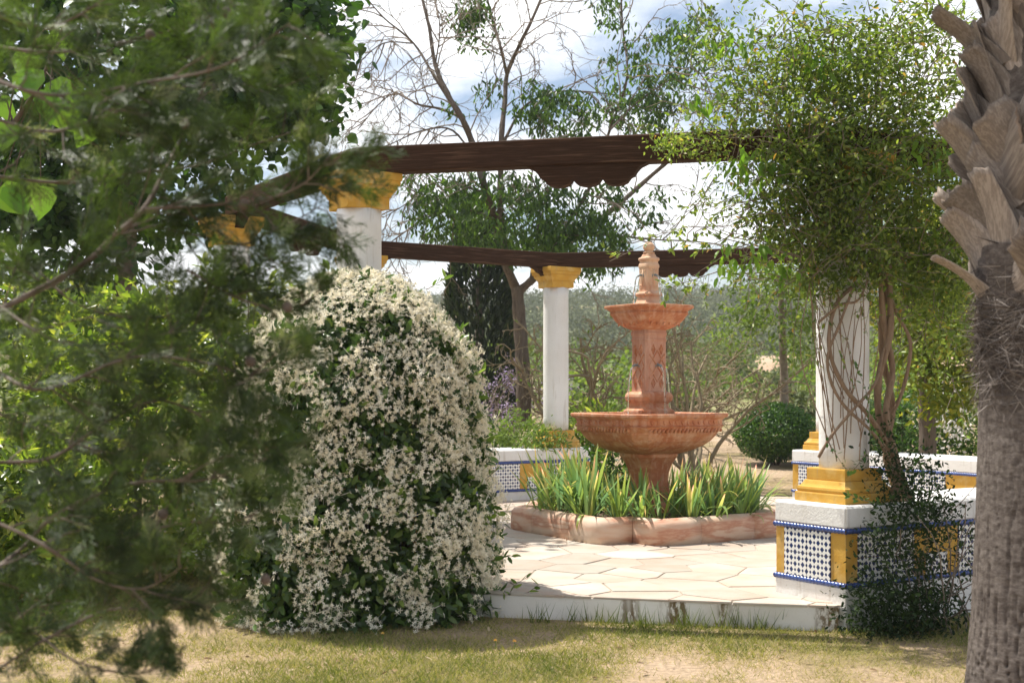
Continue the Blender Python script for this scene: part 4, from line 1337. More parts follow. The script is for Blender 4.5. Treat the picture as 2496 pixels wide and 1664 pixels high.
stems += [stem_pts([(2105, 1460, 0), (2075, 1330, 0), (2085, 1200, .05), (2060, 1060, .05), (2035, 950, 0), (2050, 850, .05), (2030, 740, .05), (2020, 600, .0)], 7.62, (.030, .022)),
          stem_pts([(2070, 1455, .05), (2062, 1300, .05), (2045, 1180, 0), (2060, 1080, -.03), (2020, 960, .02), (2020, 860, -.02), (2045, 760, 0), (2040, 600, .05)], 7.66, (.034, .024)),
          stem_pts([(2050, 1455, .1), (2040, 1300, .05), (2065, 1160, 0), (2035, 1050, .06), (2050, 930, .04), (2025, 800, .03), (2035, 640, .05)], 7.7, (.028, .024)),
          stem_pts([(2120, 1450, .1), (2130, 1330, .1), (2100, 1180, .08), (2060, 1060, .04), (2000, 960, -.1), (1940, 890, -.15), (1905, 800, -.15), (1920, 700, -.12), (1980, 640, 0)], 7.6, (.022, .014)),
          stem_pts([(2060, 1090, 0), (2010, 1000, -.12), (1930, 920, -.18), (1900, 830, -.18), (1930, 740, -.17), (1960, 660, -.15)], 7.62, (.013, .010)),
          stem_pts([(1880, 1050, -.15), (1910, 1000, -.17), (1960, 940, -.17), (2010, 880, -.12), (2030, 800, 0)], 7.62, (.012, .010)),
          stem_pts([(2020, 980, .05), (2060, 930, 0), (2085, 850, 0), (2090, 780, 0), (2060, 720, 0), (2030, 640, 0)], 7.7, (.016, .012)),
          stem_pts([(1880, 740, -.2), (1930, 700, -.2), (1970, 690, -.18), (1995, 640, -.1)], 7.65, (.010, .008))]
for k in range(16):
    x0 = rng.uniform(1890, 1990); x1 = x0 + rng.normal() * 60
    stems.append(stem_pts([(x0, rng.uniform(900, 1060), -.17), ((x0 + x1) / 2 + rng.normal() * 12, rng.uniform(780, 850), -.18), (np.clip(x1, 1860, 2010), rng.uniform(640, 720), -.16)], 7.64, (.0045, .003)))
paths_part('stems', stems, M['vine_stem'], cl, CL, 7)
# fine twigs and long arching shoots
tw = []; tips = []
for c, r, w in EL:
    for k in range(int(10 * w) + 4):
        d = rand_dir(1)[0]; d[2] = abs(d[2]) * .6; p = c + d * r * .5
        tw.append(bend_path(p, d, rng.uniform(.3, .6), .0035, .0012, 6, .6, -.2))
for pts in ([(1750, 330), (1830, 140), (1960, 50), (2110, 80), (2250, 200)], [(1560, 360), (1640, 240), (1760, 150), (1900, 130)], [(1690, 330), (1690, 200), (1650, 60), (1600, -10)], [(1870, 120), (1850, 60), (1840, 0)],
            [(2100, 100), (2150, 60), (2160, 15), (2110, 10)], [(1640, 410), (1600, 470), (1520, 540), (1400, 600)], [(1700, 300), (1600, 300), (1530, 330)], [(1730, 500), (1640, 560), (1560, 550)], [(1660, 620), (1600, 640), (1540, 660)], [(2000, 30), (1980, -20), (1900, -40)]):
    P = stem_pts([(x, y, 0) for x, y in pts], 7.55, (.004, .0018)); tw.append(P); twigs(P, 9, .16, .0016, 1, tw, tips, .9, .5)
for k in range(130):
    c, r, w = EL[int(rng.integers(0, len(EL)))]; d = rand_dir(1)[0]; d[1] *= .5; d = unit(d)
    P = bend_path(c + d * r * .8, d + UP * .2, rng.uniform(.2, .5), .003, .001, 7, .5, -.7); tw.append(P)
    if k % 3 == 0:
        tw.append(bend_path(c + d * r * .7 - UP * .1, (d[0] * .3, d[1] * .3, -1), rng.uniform(.3, .8), .0025, .001, 7, .35, -.2))
paths_part('twigs', tw, M['twig'], cl, CL, 4)
Pt = []; Dt = []
for q, r in tw:
    for k in range(9):
        p, d = along(q, rng.uniform(.25, .99)); Pt.append(p); Dt.append(unit(d + rng.normal(size=3) * .7))
Pt, Dt = np.array(Pt), np.array(Dt)
leafpart('twig_leaves', Pt, Dt, rand_dir(len(Pt)) + UP, rng.uniform(.025, .045, len(Pt)), 'oval', .5, M['climb'], cl, CL)
# sparse tips in front of the beam
Pq, Dq = clumps([E3(1600, 335, 7.5, .28, .1, .10, 1), E3(1560, 330, 7.45, .2, .1, .06, 1), E3(1640, 440, 7.5, .2, .12, .2, .8)], 90, 9, .035, 0)
leafpart('front_tips', Pq, rand_dir(len(Pq)), rand_dir(len(Pq)) + UP, rng.uniform(.02, .035, len(Pq)), 'oval', .45, M['climb'], cl, CL)

# leafy growth at the foot of the column
bs = np.array([2.35, 7.35, 0.])
bush = thing('scrambling_shrub', 'scrambling shrub with leaves coloured dark for shade at the foot of the climber', 'shrub', bs)
EB = [E3(2060, 1330, 7.2, .22, .2, .42, 2.4), E3(2010, 1400, 7.15, .16, .15, .2, 1), E3(2100, 1200, 7.3, .16, .16, .25, 1.0), E3(2130, 1400, 7.3, .22, .18, .16, 1), E3(2180, 1250, 7.45, .16, .14, .3, .8), E3(2050, 1080, 7.5, .12, .14, .3, .8), E3(2110, 1120, 7.55, .14, .14, .25, .8), E3(2070, 1430, 7.2, .3, .15, .08, .7)]
Pq, Dq = clumps(EB, 620, 11, .06, .15)
Pq[:, 2] = np.maximum(Pq[:, 2], .01)
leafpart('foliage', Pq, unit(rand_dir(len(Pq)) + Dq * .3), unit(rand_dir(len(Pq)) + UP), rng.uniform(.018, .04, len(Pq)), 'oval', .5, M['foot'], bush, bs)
bp = []
for k in range(26):
    p = np.array([bs[0] + abs(rng.normal()) * .3 - .1, bs[1] + rng.normal() * .1, 0]); bp.append(bend_path(p, (rng.normal() * .25 + .1, -.05, 1), rng.uniform(.4, 1.0), .006, .002, 7, .5))
paths_part('stems', bp, M['twig'], bush, bs, 4)
Pt = []; Dt = []
for x0, y0, pts in ((0, 0, [(1990, 1040), (1950, 1080), (1900, 1010)]), (0, 0, [(2040, 1160), (1990, 1150), (1940, 1130)]), (0, 0, [(2080, 1080), (2110, 1060), (2120, 1100)]), (0, 0, [(2000, 1000), (1990, 900), (1960, 830)]), (0, 0, [(2080, 1150), (2130, 1150), (2150, 1120)])):
    P = stem_pts([(x, y, -.25) for x, y in pts], 7.6, (.003, .0015)); bp.append(P)
    for u in np.linspace(.05, .98, 26):
        a_, d_ = along(P[0], u); Pt.append(a_ + rng.normal(size=3) * .008); Dt.append(unit(d_ + rng.normal(size=3)))
paths_part('side_shoots', bp[-5:], M['twig'], bush, bs, 4)
Pt, Dt = np.array(Pt), np.array(Dt)
leafpart('shoot_leaves', Pt, Dt, rand_dir(len(Pt)) + UP, rng.uniform(.025, .04, len(Pt)), 'oval', .55, M['box'], bush, bs)

# ------------------------------------------------------------------ conifer in the foreground on the left
KC = np.array([-2.15, 3.2, 0.])
con = thing('conifer_tree', 'dark conifer with feathery blurred sprays filling the left foreground', 'tree', KC)
tp = np.array([KC + np.array([0, 0, z]) + np.array([.04 * math.sin(z * 2), .03 * math.cos(z * 1.7), 0]) for z in np.linspace(-.05, 4.6, 16)])
paths_part('trunk', [(tp, np.linspace(.13, .03, 16))], M['bark'], con, KC, 12)
main = [
    ([(-60, 740), (80, 670), (200, 600), (265, 540), (330, 480), (380, 390), (430, 290), (480, 170), (520, 60), (540, -60)], 2.45, .012, .30),
    ([(-40, 20), (60, 60), (140, 55), (230, 5), (300, -50)], 2.3, .007, .22),
    ([(-50, 170), (90, 215), (200, 215), (330, 190), (490, 160), (600, 100), (690, 35)], 2.2, .007, .26),
    ([(-50, 260), (90, 300), (180, 290), (300, 245), (420, 200), (560, 190), (640, 140)], 2.5, .007, .26),
    ([(330, 480), (500, 470), (620, 455), (700, 420), (765, 350)], 2.4, .006, .24),
    ([(300, 510), (450, 540), (560, 560), (620, 530), (690, 500), (740, 470)], 2.6, .006, .24),
    ([(430, 620), (560, 690), (680, 705), (745, 655)], 2.4, .005, .08),
    ([(-50, 820), (60, 890), (150, 880), (300, 820), (460, 830), (560, 860), (610, 850)], 2.3, .007, .26),
    ([(-40, 1060), (50, 1060), (130, 1045), (260, 960), (380, 920), (520, 985), (615, 985)], 2.5, .007, .26),
    ([(-40, 1330), (60, 1250), (130, 1180), (300, 1110), (480, 1100), (580, 1050), (640, 1020)], 2.3, .007, .27),
    ([(-40, 1480), (120, 1360), (260, 1250), (420, 1200), (520, 1200), (590, 1180)], 2.6, .007, .26),
    ([(-40, 1560), (100, 1470), (250, 1400), (380, 1400), (450, 1370), (500, 1310)], 2.4, .006, .22),
    ([(-60, 400), (150, 420), (280, 400), (450, 380), (590, 330), (710, 290)], 2.7, .007, .28),
    ([(-50, 560), (60, 600), (180, 700), (330, 730), (470, 700), (580, 640), (650, 600)], 2.6, .006, .24),
    ([(-50, 930), (100, 990), (250, 1040), (400, 1050), (540, 1100)], 2.7, .006, .26),
    ([(-50, 1180), (100, 1250), (220, 1330), (330, 1350), (420, 1300)], 2.25, .006, .24),
    ([(-60, 100), (120, 120), (260, 100), (420, 60), (560, -20)], 2.7, .006, .28),
    ([(-60, 660), (120, 780), (260, 790), (420, 760), (540, 760)], 2.4, .006, .25),
    ([(-60, 1420), (60, 1440), (180, 1520), (330, 1545), (410, 1480)], 2.3, .005, .16),
]
cp = []; spP = []; spD = []; spN = []; spS = []
for pts, Y, r, L2 in main:
    Y = Y * 1.25; r = r * .9; L2 = L2 * 1.05
    P, R_ = stem_pts([(x, y, rng.normal() * .08) for x, y in pts], Y, (r, r * .3))
    if pts[0][0] <= 0:
        P = np.concatenate([[KC + np.array([0, 0, P[0][2] - .12])], P]); R_ = np.r_[r * 1.25, R_]
    cp.append((P, R_))
    n2 = int(10.5 * len(pts) / 4)
    for k in range(n2):
        u = (k + rng.random()) / n2 * .97 + .03; p, d = along(P, min(u, .995))
        if p[0] < -1.55:
            continue
        side = unit(np.cross(d, rng.normal(size=3))); dd = unit(d * .75 + side * .75 + np.array([0, 0, .10]))
        q = bend_path(p, dd, L2 * rng.uniform(.5, 1.1) * (1.1 - .6 * u), .0022, .0008, 6, .35); cp.append(q)
        for w in range(int(9 * (L2 / .25) ** .5)):
            pp, d2 = along(q[0], min(.12 + .88 * (w + rng.random()) / 9, .995))
            spP.append(pp); spD.append(unit(d2 * .8 + unit(np.cross(d2, rng.normal(size=3))) * rng.uniform(.2, 1.0))); spN.append(rng.normal(size=3)); spS.append(rng.uniform(.055, .115) * (L2 / .25) ** .5)
paths_part('branches', cp, M['reed_stem'], con, KC, 6)
# frond template: flat feathery spray
fr = []
for v in range(4):
    r2 = np.random.default_rng(50 + v); P_ = []; D_ = []; N_ = []; S_ = []
    P_.append((0, 0, 0)); D_.append((1, 0, 0)); N_.append((0, 0, 1)); S_.append(1.0)
    for k in range(17):
        u = (k + 1) / 18; s = 1 if k % 2 else -1
        P_.append((u, 0, 0)); D_.append((.8, s * .6, r2.normal() * .28)); N_.append((r2.normal() * .3, r2.normal() * .3, 1)); S_.append((.55 * (1 - u) + .14) * r2.uniform(.7, 1.2))
        if u < .6:
            b = np.array([u, 0, 0]) + unit(np.array([.8, s * .6, 0])) * S_[-1] * .5
            P_.append(tuple(b)); D_.append((1, s * .05 + r2.normal() * .2, r2.normal() * .2)); N_.append((0, 0, 1)); S_.append(S_[-1] * .5)
    fr.append(tuple(map(np.array, (P_, D_, N_, S_))))
spP, spD, spN, spS = map(np.array, (spP, spD, spN, spS))
ex = unit(spD); ey = unit(np.cross(spN, ex)); ez = np.cross(ex, ey)
lv = []
for v in range(4):
    P_, D_, N_, S_ = fr[v]; sel = np.arange(len(spP)) % 4 == v
    B = np.stack([ex[sel], ey[sel], ez[sel]], 1)       # (n,3,3) rows are axes
    PP = spP[sel][:, None] + spS[sel][:, None, None] * np.einsum('kj,njc->nkc', P_, B)
    DD = np.einsum('kj,njc->nkc', D_, B); NN = np.einsum('kj,njc->nkc', N_, B)
    SS = spS[sel][:, None] * S_[None]
    rr = np.repeat(np.clip(rng.random(sel.sum()) * .8 + rng.random(sel.sum()) * .2, 0, 1), len(P_))
    V, G, R_ = leaf_arrays(PP.reshape(-1, 3), DD.reshape(-1, 3), NN.reshape(-1, 3), SS.ravel(), 'diamond', np.minimum(.35, .0036 / SS.ravel()))
    lv.append((V, G, np.repeat(rr, 4)))
V, G, R_ = join_arrays(lv)
part('foliage', mesh_np('foliage', V - KC, G, M['conifer'], R_), con, 'stuff')
for x, y, Y in ((520, 30, 2.3), (735, 90, 2.3), (660, 705, 2.4), (575, 830, 2.3), (345, 80, 2.5), (425, 285, 2.4), (360, 1490, 2.35), (560, 470, 2.4), (375, 1180, 2.4), (610, 1330, 2.4)):
    c = at(x, y, Y * 1.25) - KC
    m_ = MB(); m_.loft([[tuple(c + np.array([k_ * .013 * math.cos(b), k_ * .013 * math.sin(b), zq * .013])) for b in np.linspace(0, 6.283, 9)[:-1]] for zq, k_ in ((-1, .3), (-.6, .8), (0, 1), (.6, .8), (1, .3))])
    part('cone', m_.mesh('cone', M['reed_stem'], True), con)

# ------------------------------------------------------------------ trees and shrubs behind
def leafy(name, label, cat, base, ells, ncl, per, spread, size, tpl, width, mat, trunk=None, group=None, droop=-.3, shell=.6, bark='bark', branches=0, crown='crown'):
    base = np.asarray(base, float); t = thing(name, label, cat, base, 0, group)
    P, D = clumps(ells, ncl, per, spread, shell); P[:, 2] = np.maximum(P[:, 2], base[2] + .02); n_ = len(P)
    leafpart(crown, P, unit(D * .4 + rand_dir(n_) + np.array([0, 0, droop])), unit(rand_dir(n_) + UP * .8), rng.uniform(size[0], size[1], n_), tpl, width, mat, t, base)
    if trunk:
        ps = []
        for pts, r0, r1 in trunk:
            ps.append((np.array(pts, float), np.linspace(r0, r1, len(pts))))
        for k in range(branches):
            c, r, w = ells[int(rng.integers(0, len(ells)))]
            s_, _ = along(ps[0][0], rng.uniform(.5, .98)); e = c + rand_dir(1)[0] * r * .8
            ps.append((np.array([s_, s_ * .6 + e * .4 + np.array([0, 0, .1]) + rng.normal(size=3) * .06, s_ * .25 + e * .75 + rng.normal(size=3) * .08, e]), np.array([.5, .35, .22, .1]) * trunk[0][2] * .9))
        paths_part('trunk' if cat == 'tree' else 'stems', ps, M[bark], t, base, 8)
    return t


# big dark broadleaf tree, upper left
bt = np.array([-4.3, 13.2, 0.])
leafy('broadleaf_tree', 'large dark broadleaf tree at the upper left behind the conifer', 'tree', bt,
      [E3(330, 60, 13, 2.0, 1.6, 1.1, 4), E3(560, 120, 12.6, 1.0, 1.2, .9, 2.4), E3(80, 200, 13, 1.5, 1.5, 1.6, 3), E3(620, 230, 12.6, .55, .8, .34, .9), E3(660, 60, 12.6, .5, .8, .7, 1.1), E3(50, 520, 13.5, 1.3, 1.2, 1.0, 2), E3(300, 400, 13.6, 1.3, 1.2, .8, 1.6), E3(-200, 300, 13, 2, 2, 2.5, 3)],
      1150, 18, .17, (.08, .135), 'heart', .85, M['broad'],
      [([bt, bt + [.05, 0, 1.2], bt + [.25, .1, 2.2], at(300, 200, 13), at(420, 60, 12.8), at(520, -60, 12.7)], .16, .05), ([at(210, 400, 13), at(130, 200, 13), at(60, 40, 13)], .06, .03),
       ([at(160, 200, 13), at(260, 110, 12.9), at(380, 80, 12.8), at(560, 90, 12.7)], .05, .02)], branches=26)
# large pale leaves hanging nearer
lt = at(60, 300, 6.0); lt[2] = 0; lt[0] -= 1.2
Pl = []
for dx, dy in ((130, 250), (90, 260), (170, 230), (150, 60), (20, 200), (60, 215), (30, 430), (60, 415), (15, 455), (140, 190), (205, 260), (40, 110), (110, 200), (90, 170)):
    Pl.append(at(dx, dy, 6.0) + rng.normal(size=3) * .05)
Pl = np.array(Pl)
lime = thing('young_catalpa', 'young tree with large bright lime heart shaped leaves at far left', 'tree', lt)
lp = [(np.array([lt, lt + [.05, 0, 1.2], lt + [.25, 0, 2.0], at(0, 330, 6.0), at(90, 200, 6.0), at(150, 50, 6.0)]), np.array([.035, .03, .024, .016, .01, .005]))]
for p in Pl:
    s_, _ = along(lp[0][0], rng.uniform(.62, .98)); lp.append((np.array([s_, (s_ + p) / 2 + [0, 0, .05], p]), np.array([.005, .003, .002])))
paths_part('trunk', lp, M['twig_dark'], lime, lt, 6)
for p in Pl:
    V, G, R_ = leaf_arrays(p[None], unit(np.array([[rng.normal() * .4, -.2, -1.0]])), np.array([[rng.normal() * .5, -1, .5]]), rng.uniform(.13, .19), 'heart', np.array([.85]))
    part('leaf', mesh_np('leaf', V - lt, G, M['lime'], R_), lime)
# laurel-like shrubs on the left
for i, (bx, by, hgt, rx, lab) in enumerate(((-2.75, 9.35, 2.15, .95, 'tall laurel shrub with cream flower heads beside the flowering mound'), (-4.6, 10.2, 2.5, 1.2, 'dense laurel shrub at the far left behind the conifer branches'), (-3.4, 8.2, 1.1, .85, 'low dark shrub on the lawn at lower left'), (-4.1, 14.6, 2.6, 1.6, 'dark shrub thicket behind the left bench'))):
    b = np.array([bx, by, 0.]); e = [(b + [0, 0, hgt * .5], np.array([rx, rx * .9, hgt * .5]), 3), (b + [rx * .4, -.1, hgt * .62], np.array([rx * .62, rx * .6, hgt * .40]), 1.4), (b + [-rx * .4, 0, hgt * .66], np.array([rx * .6, rx * .6, hgt * .34]), 1.2)]
    t = leafy('laurel_shrub', lab, 'shrub', b, e, 520, 13, .09, (.07, .12), 'oval', .4, M['laurel'], [([b, b + [0, 0, hgt * .5], b + [.1, 0, hgt * .9]], .035, .012)], droop=.15, shell=.72, branches=14, bark='twig_dark', crown='foliage')
    if i < 2:
        c, d = ell_points(e, 26, .95); c = c[c[:, 2] > hgt * .55]
        P = np.repeat(c, 60, 0) + rng.normal(size=(len(c) * 60, 3)) * .045
        leafpart('flower_heads', P, rand_dir(len(P)), rand_dir(len(P)), .02, 'diamond', .7, M['bloom'], t, b)
# leaf tufts seen between mound and column
b = np.array([-2.05, 9.25, 0.]); Pq = []; Dq = []; ps = []
t = thing('photinia_shoots', 'upright glossy leaf shoots above the mound, left of its column', 'shrub', b)
for dx, dy in ((560, 650), (590, 660), (620, 640), (650, 650), (675, 660), (540, 690), (610, 690), (500, 620), (470, 600), (570, 620)):
    p = at(dx, dy, 9.2); ps.append((np.array([b + rng.normal(size=3) * [.1, .1, 0], (b + p) / 2 + [rng.normal() * .1, 0, .1], p]), np.array([.012, .008, .004])))
    for k in range(16):
        a = rng.uniform(0, 6.28); Pq.append(p - [0, 0, rng.uniform(0, .14)]); Dq.append(unit(np.array([math.cos(a), math.sin(a), rng.uniform(.2, 1.2)])))
paths_part('stems', ps, M['twig'], t, b, 5); Pq, Dq = np.array(Pq), np.array(Dq)
leafpart('foliage', Pq, Dq, UP + rand_dir(len(Pq)) * .3, rng.uniform(.08, .13, len(Pq)), 'oval', .36, M['laurel'], t, b, rnd=rng.uniform(.55, 1, len(Pq)))

# central half-bare tree
TB = np.array([.14, 18.0, 0.05]); YT = 18.0
tree = thing('half_bare_tree', 'tall half bare tree with drooping leaves behind the pergola', 'tree', TB)


def limb(pts, r0, r1, wob=.25):
    return stem_pts([(x, y, rng.normal() * wob) for x, y in pts], YT, (r0, r1))


trunk = stem_pts([(1203, 985, 0), (1203, 900, 0), (1198, 800, 0), (1192, 720, 0), (1188, 660, 0)], YT, (.145, .105))
limbs = [limb([(1188, 670), (1160, 600), (1140, 520), (1110, 420), (1085, 330), (1060, 270), (1030, 220), (1000, 150), (985, 60), (960, -40)], .085, .025),
         limb([(1190, 670), (1225, 640), (1260, 600), (1330, 540), (1420, 470), (1500, 400), (1560, 350), (1620, 300)], .075, .025),
         limb([(1165, 610), (1150, 500), (1150, 400), (1152, 310), (1160, 230), (1165, 170), (1195, 100), (1220, 50), (1255, -30)], .065, .022),
         limb([(1165, 175), (1150, 110), (1130, 40), (1110, -40)], .03, .014), limb([(1060, 270), (1010, 250), (960, 240), (910, 215), (870, 240), (820, 300)], .028, .007),
         limb([(1075, 300), (1000, 180), (950, 100), (880, 40), (830, -20)], .03, .008), limb([(950, 100), (880, 100), (820, 150), (780, 200)], .014, .005),
         limb([(1100, 380), (1040, 300), (970, 300), (900, 330), (860, 345)], .022, .007), limb([(1155, 330), (1200, 250), (1260, 215), (1330, 210), (1430, 220)], .028, .01),
         limb([(1250, 610), (1300, 520), (1360, 420), (1400, 300), (1440, 180), (1430, 60), (1425, -40)], .04, .012), limb([(1400, 300), (1470, 230), (1560, 170), (1640, 120)], .02, .007),
         limb([(1130, 500), (1060, 480), (980, 500), (920, 540), (880, 570)], .025, .008), limb([(1300, 540), (1400, 540), (1500, 550), (1600, 555), (1720, 570)], .022, .008),
         limb([(1110, 440), (1000, 420), (930, 470), (880, 500)], .018, .006), limb([(1000, 150), (1010, 60), (990, -40)], .014, .008), limb([(1220, 640), (1230, 560), (1240, 470), (1220, 400)], .03, .012)]
paths_part('trunk', [trunk], M['bark'], tree, TB, 14)
out = []; tips = []
for i, q in enumerate(limbs):
    twigs(q, 11, 1.25, .0125, 3, out, tips, .85, .5, -.2 if i not in (4, 5, 7) else -.6, .2, .6, 4)
paths_part('limbs', limbs, M['bark'], tree, TB, 8)
paths_part('twigs', out, M['twig'], tree, TB, 3)
ELT = [E3(1150, 500, 17.8, 1.3, 1.0, .62, 8), E3(1330, 560, 17.8, .75, .8, .5, 4), E3(1010, 440, 17.8, .55, .7, .3, 1.2), E3(1290, 270, 17.8, .55, .6, .40, 2), E3(1230, 240, 18, .3, .4, .3, .7), E3(1450, 180, 18, .55, .6, .5, 1.0), E3(1550, 150, 18, .6, .7, .6, 1.4),
       E3(1100, 70, 18, .30, .3, .38, 1.0), E3(1080, 20, 18, .25, .3, .25, .6), E3(1600, 80, 18, .5, .5, .4, 1), E3(1470, 260, 18, .5, .5, .3, 1.2), E3(1410, 20, 18, .3, .3, .3, .4), E3(1490, 470, 17.6, .25, .3, .3, .4), E3(1380, 480, 17.8, .4, .5, .4, 1.0), E3(1120, 205, 18, .15, .2, .2, .25), E3(1030, 240, 18, .1, .1, .15, .1)]
Pq, Dq = clumps(ELT, 1050, 13, .085, .25)
leafpart('foliage', Pq, unit(rand_dir(len(Pq)) * .8 + np.array([0, 0, -1.0])), unit(rand_dir(len(Pq)) + np.array([0, 0, .2])), rng.uniform(.06, .12, len(Pq)), 'oval', rng.uniform(.32, .45, len(Pq)), M['hang'], tree, TB)

# dark cypress behind
cb = np.array([-.62, 24, .35]); ct = thing('cypress_tree', 'dark dense cypress behind the half bare tree trunk', 'tree', cb)
n_ = 9000; z = rng.random(n_) ** .9 * 4.6; rr = np.interp(z, [0, .6, 2.5, 4.0, 4.6], [.62, .70, .62, .40, .1]) * (1 + .25 * (fbm(z * 3, rng.uniform(0, 6, n_), 2) - .5)) * (1 - .35 * rng.random(n_) ** 3); a = rng.uniform(0, 6.28, n_)
P = np.stack([cb[0] + np.cos(a) * rr, cb[1] + np.sin(a) * rr, cb[2] + z], 1)
leafpart('crown', P, unit(np.stack([np.cos(a) * .5, np.sin(a) * .5, np.ones(n_)], 1) + rand_dir(n_) * .5), rand_dir(n_), rng.uniform(.12, .22, n_), 'diamond', .32, M['cypress'], ct, cb)
paths_part('trunk', [(np.array([cb, cb + [0, 0, 2], cb + [0, 0, 4.3]]), np.array([.12, .08, .02]))], M['bark'], ct, cb, 8)


# twiggy lilac shrub in front of the cypress
def twiggy(name, label, base, ells, nst, L_, r, mat, leaf=None, nleaf=0, size=(.03, .06), levels=3, grav=-.1, spread=.9, kids=4):
    base = np.asarray(base, float); t = thing(name, label, 'shrub', base); out = []; tips = []
    for k in range(nst):
        d = np.array([rng.normal() * .45 * spread, rng.normal() * .45 * spread, 1.0]); q = bend_path(base + rng.normal(size=3) * [.08, .08, 0], d, L_ * rng.uniform(.75, 1.1), r, r * .4, 8, .35); out.append(q)
        twigs(q, 6, L_ * .42, r * .42, levels, out, tips, .8, .5, grav, .3, .55, kids)
    paths_part('stems', out, mat, t, base, 4)
    if leaf:
        P = np.array([tips[int(rng.integers(0, len(tips)))][0] for _ in range(nleaf)]) + rng.normal(size=(nleaf, 3)) * .04
        leafpart('foliage', P, rand_dir(nleaf), rand_dir(nleaf) + UP, rng.uniform(size[0], size[1], nleaf), 'oval', .45, leaf, t, base)
    return t


twiggy('lilac_shrub', 'fine twiggy shrub with faded lilac blossom before the dark cypress', (-.40, 19.2, .1), None, 7, 1.9, .014, M['twig'], M['lilac'], 1500, (.03, .06), 3, -.55)
twiggy('bare_fig_shrub', 'bare branching shrub just right of the free standing back column', (1.05, 17.5, .05), None, 6, 2.3, .045, M['twig_ochre'], M['meadow'], 260, (.05, .09), 3, -.1)
twiggy('thorn_shrub', 'bare thorny shrub behind the fountain shaft on its right', (2.45, 17.2, .05), None, 9, 2.2, .034, M['twig_ochre'], M['scrub'], 420, (.03, .06), 3, -.15)
twiggy('leafless_shrub', 'leafless grey shrub beyond the fountain, left of the clipped ball', (3.0, 22.5, .25), None, 9, 2.4, .030, M['twig_ochre'], M['scrub'], 500, (.04, .07), 3, -.2)
# box balls


def boxball(c, r, label):
    c = np.asarray(c, float); b = c.copy(); b[2] = gz(c[0], c[1]); t = thing('clipped_box_ball', label, 'shrub', b, 0, 'clipped box balls')
    n_ = 9000; d = rand_dir(n_); lump = 1 + .10 * (fbm(d[:, 0] * 3 + 4, d[:, 2] * 3 + d[:, 1] * 2, 3) - .5); rr = lump * (1 - .22 * rng.random(n_) ** 2)
    P = c + d * np.asarray(r) * rr[:, None]
    leafpart('foliage', P, unit(d * .6 + rand_dir(n_)), unit(d + rand_dir(n_) * .7), rng.uniform(.03, .055, n_), 'oval', .55, M['box'], t, b)
    ps = [bend_path(b + rng.normal(size=3) * [.05, .05, 0], (rng.normal() * .5, rng.normal() * .5, 1), r[2] * 1.1, .02, .006, 5, .3) for _ in range(7)]
    paths_part('stems', ps, M['twig_dark'], t, b, 5)
    P2 = c + rand_dir(2500) * np.asarray(r) * .72
    leafpart('inner_foliage', P2, rand_dir(2500), rand_dir(2500), .09, 'oval', .6, M['box'], t, b)


boxball((4.24, 20.5, .70), (.67, .67, .47), 'clipped round box bush between fountain and right column')
boxball((-.55, 16.6, .58), (.50, .50, .50), 'clipped round box bush at the right edge of the flowering mound')

# low plants near the back column
leafy('fern_leaved_plant', 'light green feathery plant at the foot of the free standing column', 'plant', (.1, 15.3, 0), [((.06, 15.2, .68), np.array([.34, .2, .36]), 1), ((.28, 15.1, .52), np.array([.2, .15, .25]), .6), ((.36, 14.62, .80), np.array([.26, .10, .15]), .7), ((.05, 14.9, .9), np.array([.25, .15, .25]), .7)], 210, 14, .06, (.04, .09), 'oval', .3, M['meadow'], [([(.1, 15.3, 0), (.1, 15.25, .5)], .012, .006)], crown='foliage', bark='twig', branches=8)
leafy('rosette_shrub', 'green leafy rosette shrub between the back column and the fountain', 'shrub', (.98, 15.9, 0), [((.98, 15.9, .85), np.array([.42, .35, .40]), 1), ((.78, 15.7, .55), np.array([.35, .3, .4]), .8)], 130, 14, .07, (.07, .13), 'oval', .28, M['laurel'], [([(.98, 15.9, 0), (.98, 15.9, .7)], .02, .008)], crown='foliage', bark='twig', branches=8, droop=.3)
leafy('citrus_seedling', 'dark leafy sapling growing among the iris behind the bowl', 'shrub', (FC[0] - .28, FC[1] + .35, PZ + .16), [((FC[0] - .30, FC[1] + .35, .78), np.array([.26, .2, .36]), 1)], 70, 10, .05, (.04, .075), 'oval', .45, M['box'], [([(FC[0] - .28, FC[1] + .35, PZ + .16), (FC[0] - .3, FC[1] + .35, .9)], .010, .005)], crown='foliage', bark='twig', branches=8)

# right-hand trees
tb = np.array([5.08, 15.6, 0.])
leafy('yellow_leaved_tree', 'slim grey trunked tree with yellow green leaves behind the right bench', 'tree', tb,
      [E3(2100, 640, 15, .7, .7, .7, 2.4), E3(2190, 760, 14.6, .5, .6, .6, 2.4), E3(2050, 560, 15, .9, .8, .5, 2), E3(2180, 860, 14.8, .45, .4, .5, 1.8), E3(2120, 760, 14.8, .5, .4, .5, 1.5), E3(2230, 600, 15.5, .9, .9, .9, 2)], 560, 14, .13, (.07, .12), 'oval', .45, M['yellowleaf'],
      [([tb, tb + [.02, 0, .8], tb + [-.03, 0, 1.8], tb + [-.12, 0, 2.6], tb + [-.3, 0, 3.4]], .125, .06)], branches=12)
leafy('loose_leaved_tree', 'pale green tree with loose drooping twigs behind the right column', 'tree', (4.6, 21.5, .25), [E3(1800, 690, 21, 1.0, .9, .5, 2), E3(1750, 640, 21, .7, .7, .4, 1), E3(1700, 760, 21, .45, .5, .3, .6), E3(1840, 780, 21, .4, .5, .4, .8), E3(1900, 600, 21, 1.0, .8, .6, 1.5)], 260, 13, .12, (.07, .13), 'oval', .45, M['meadow'],
      [([(4.6, 21.5, .25), (4.6, 21.5, 1.6), (4.5, 21.3, 3.0), at(1860, 600, 21)], .09, .03)], branches=14, bark='twig')
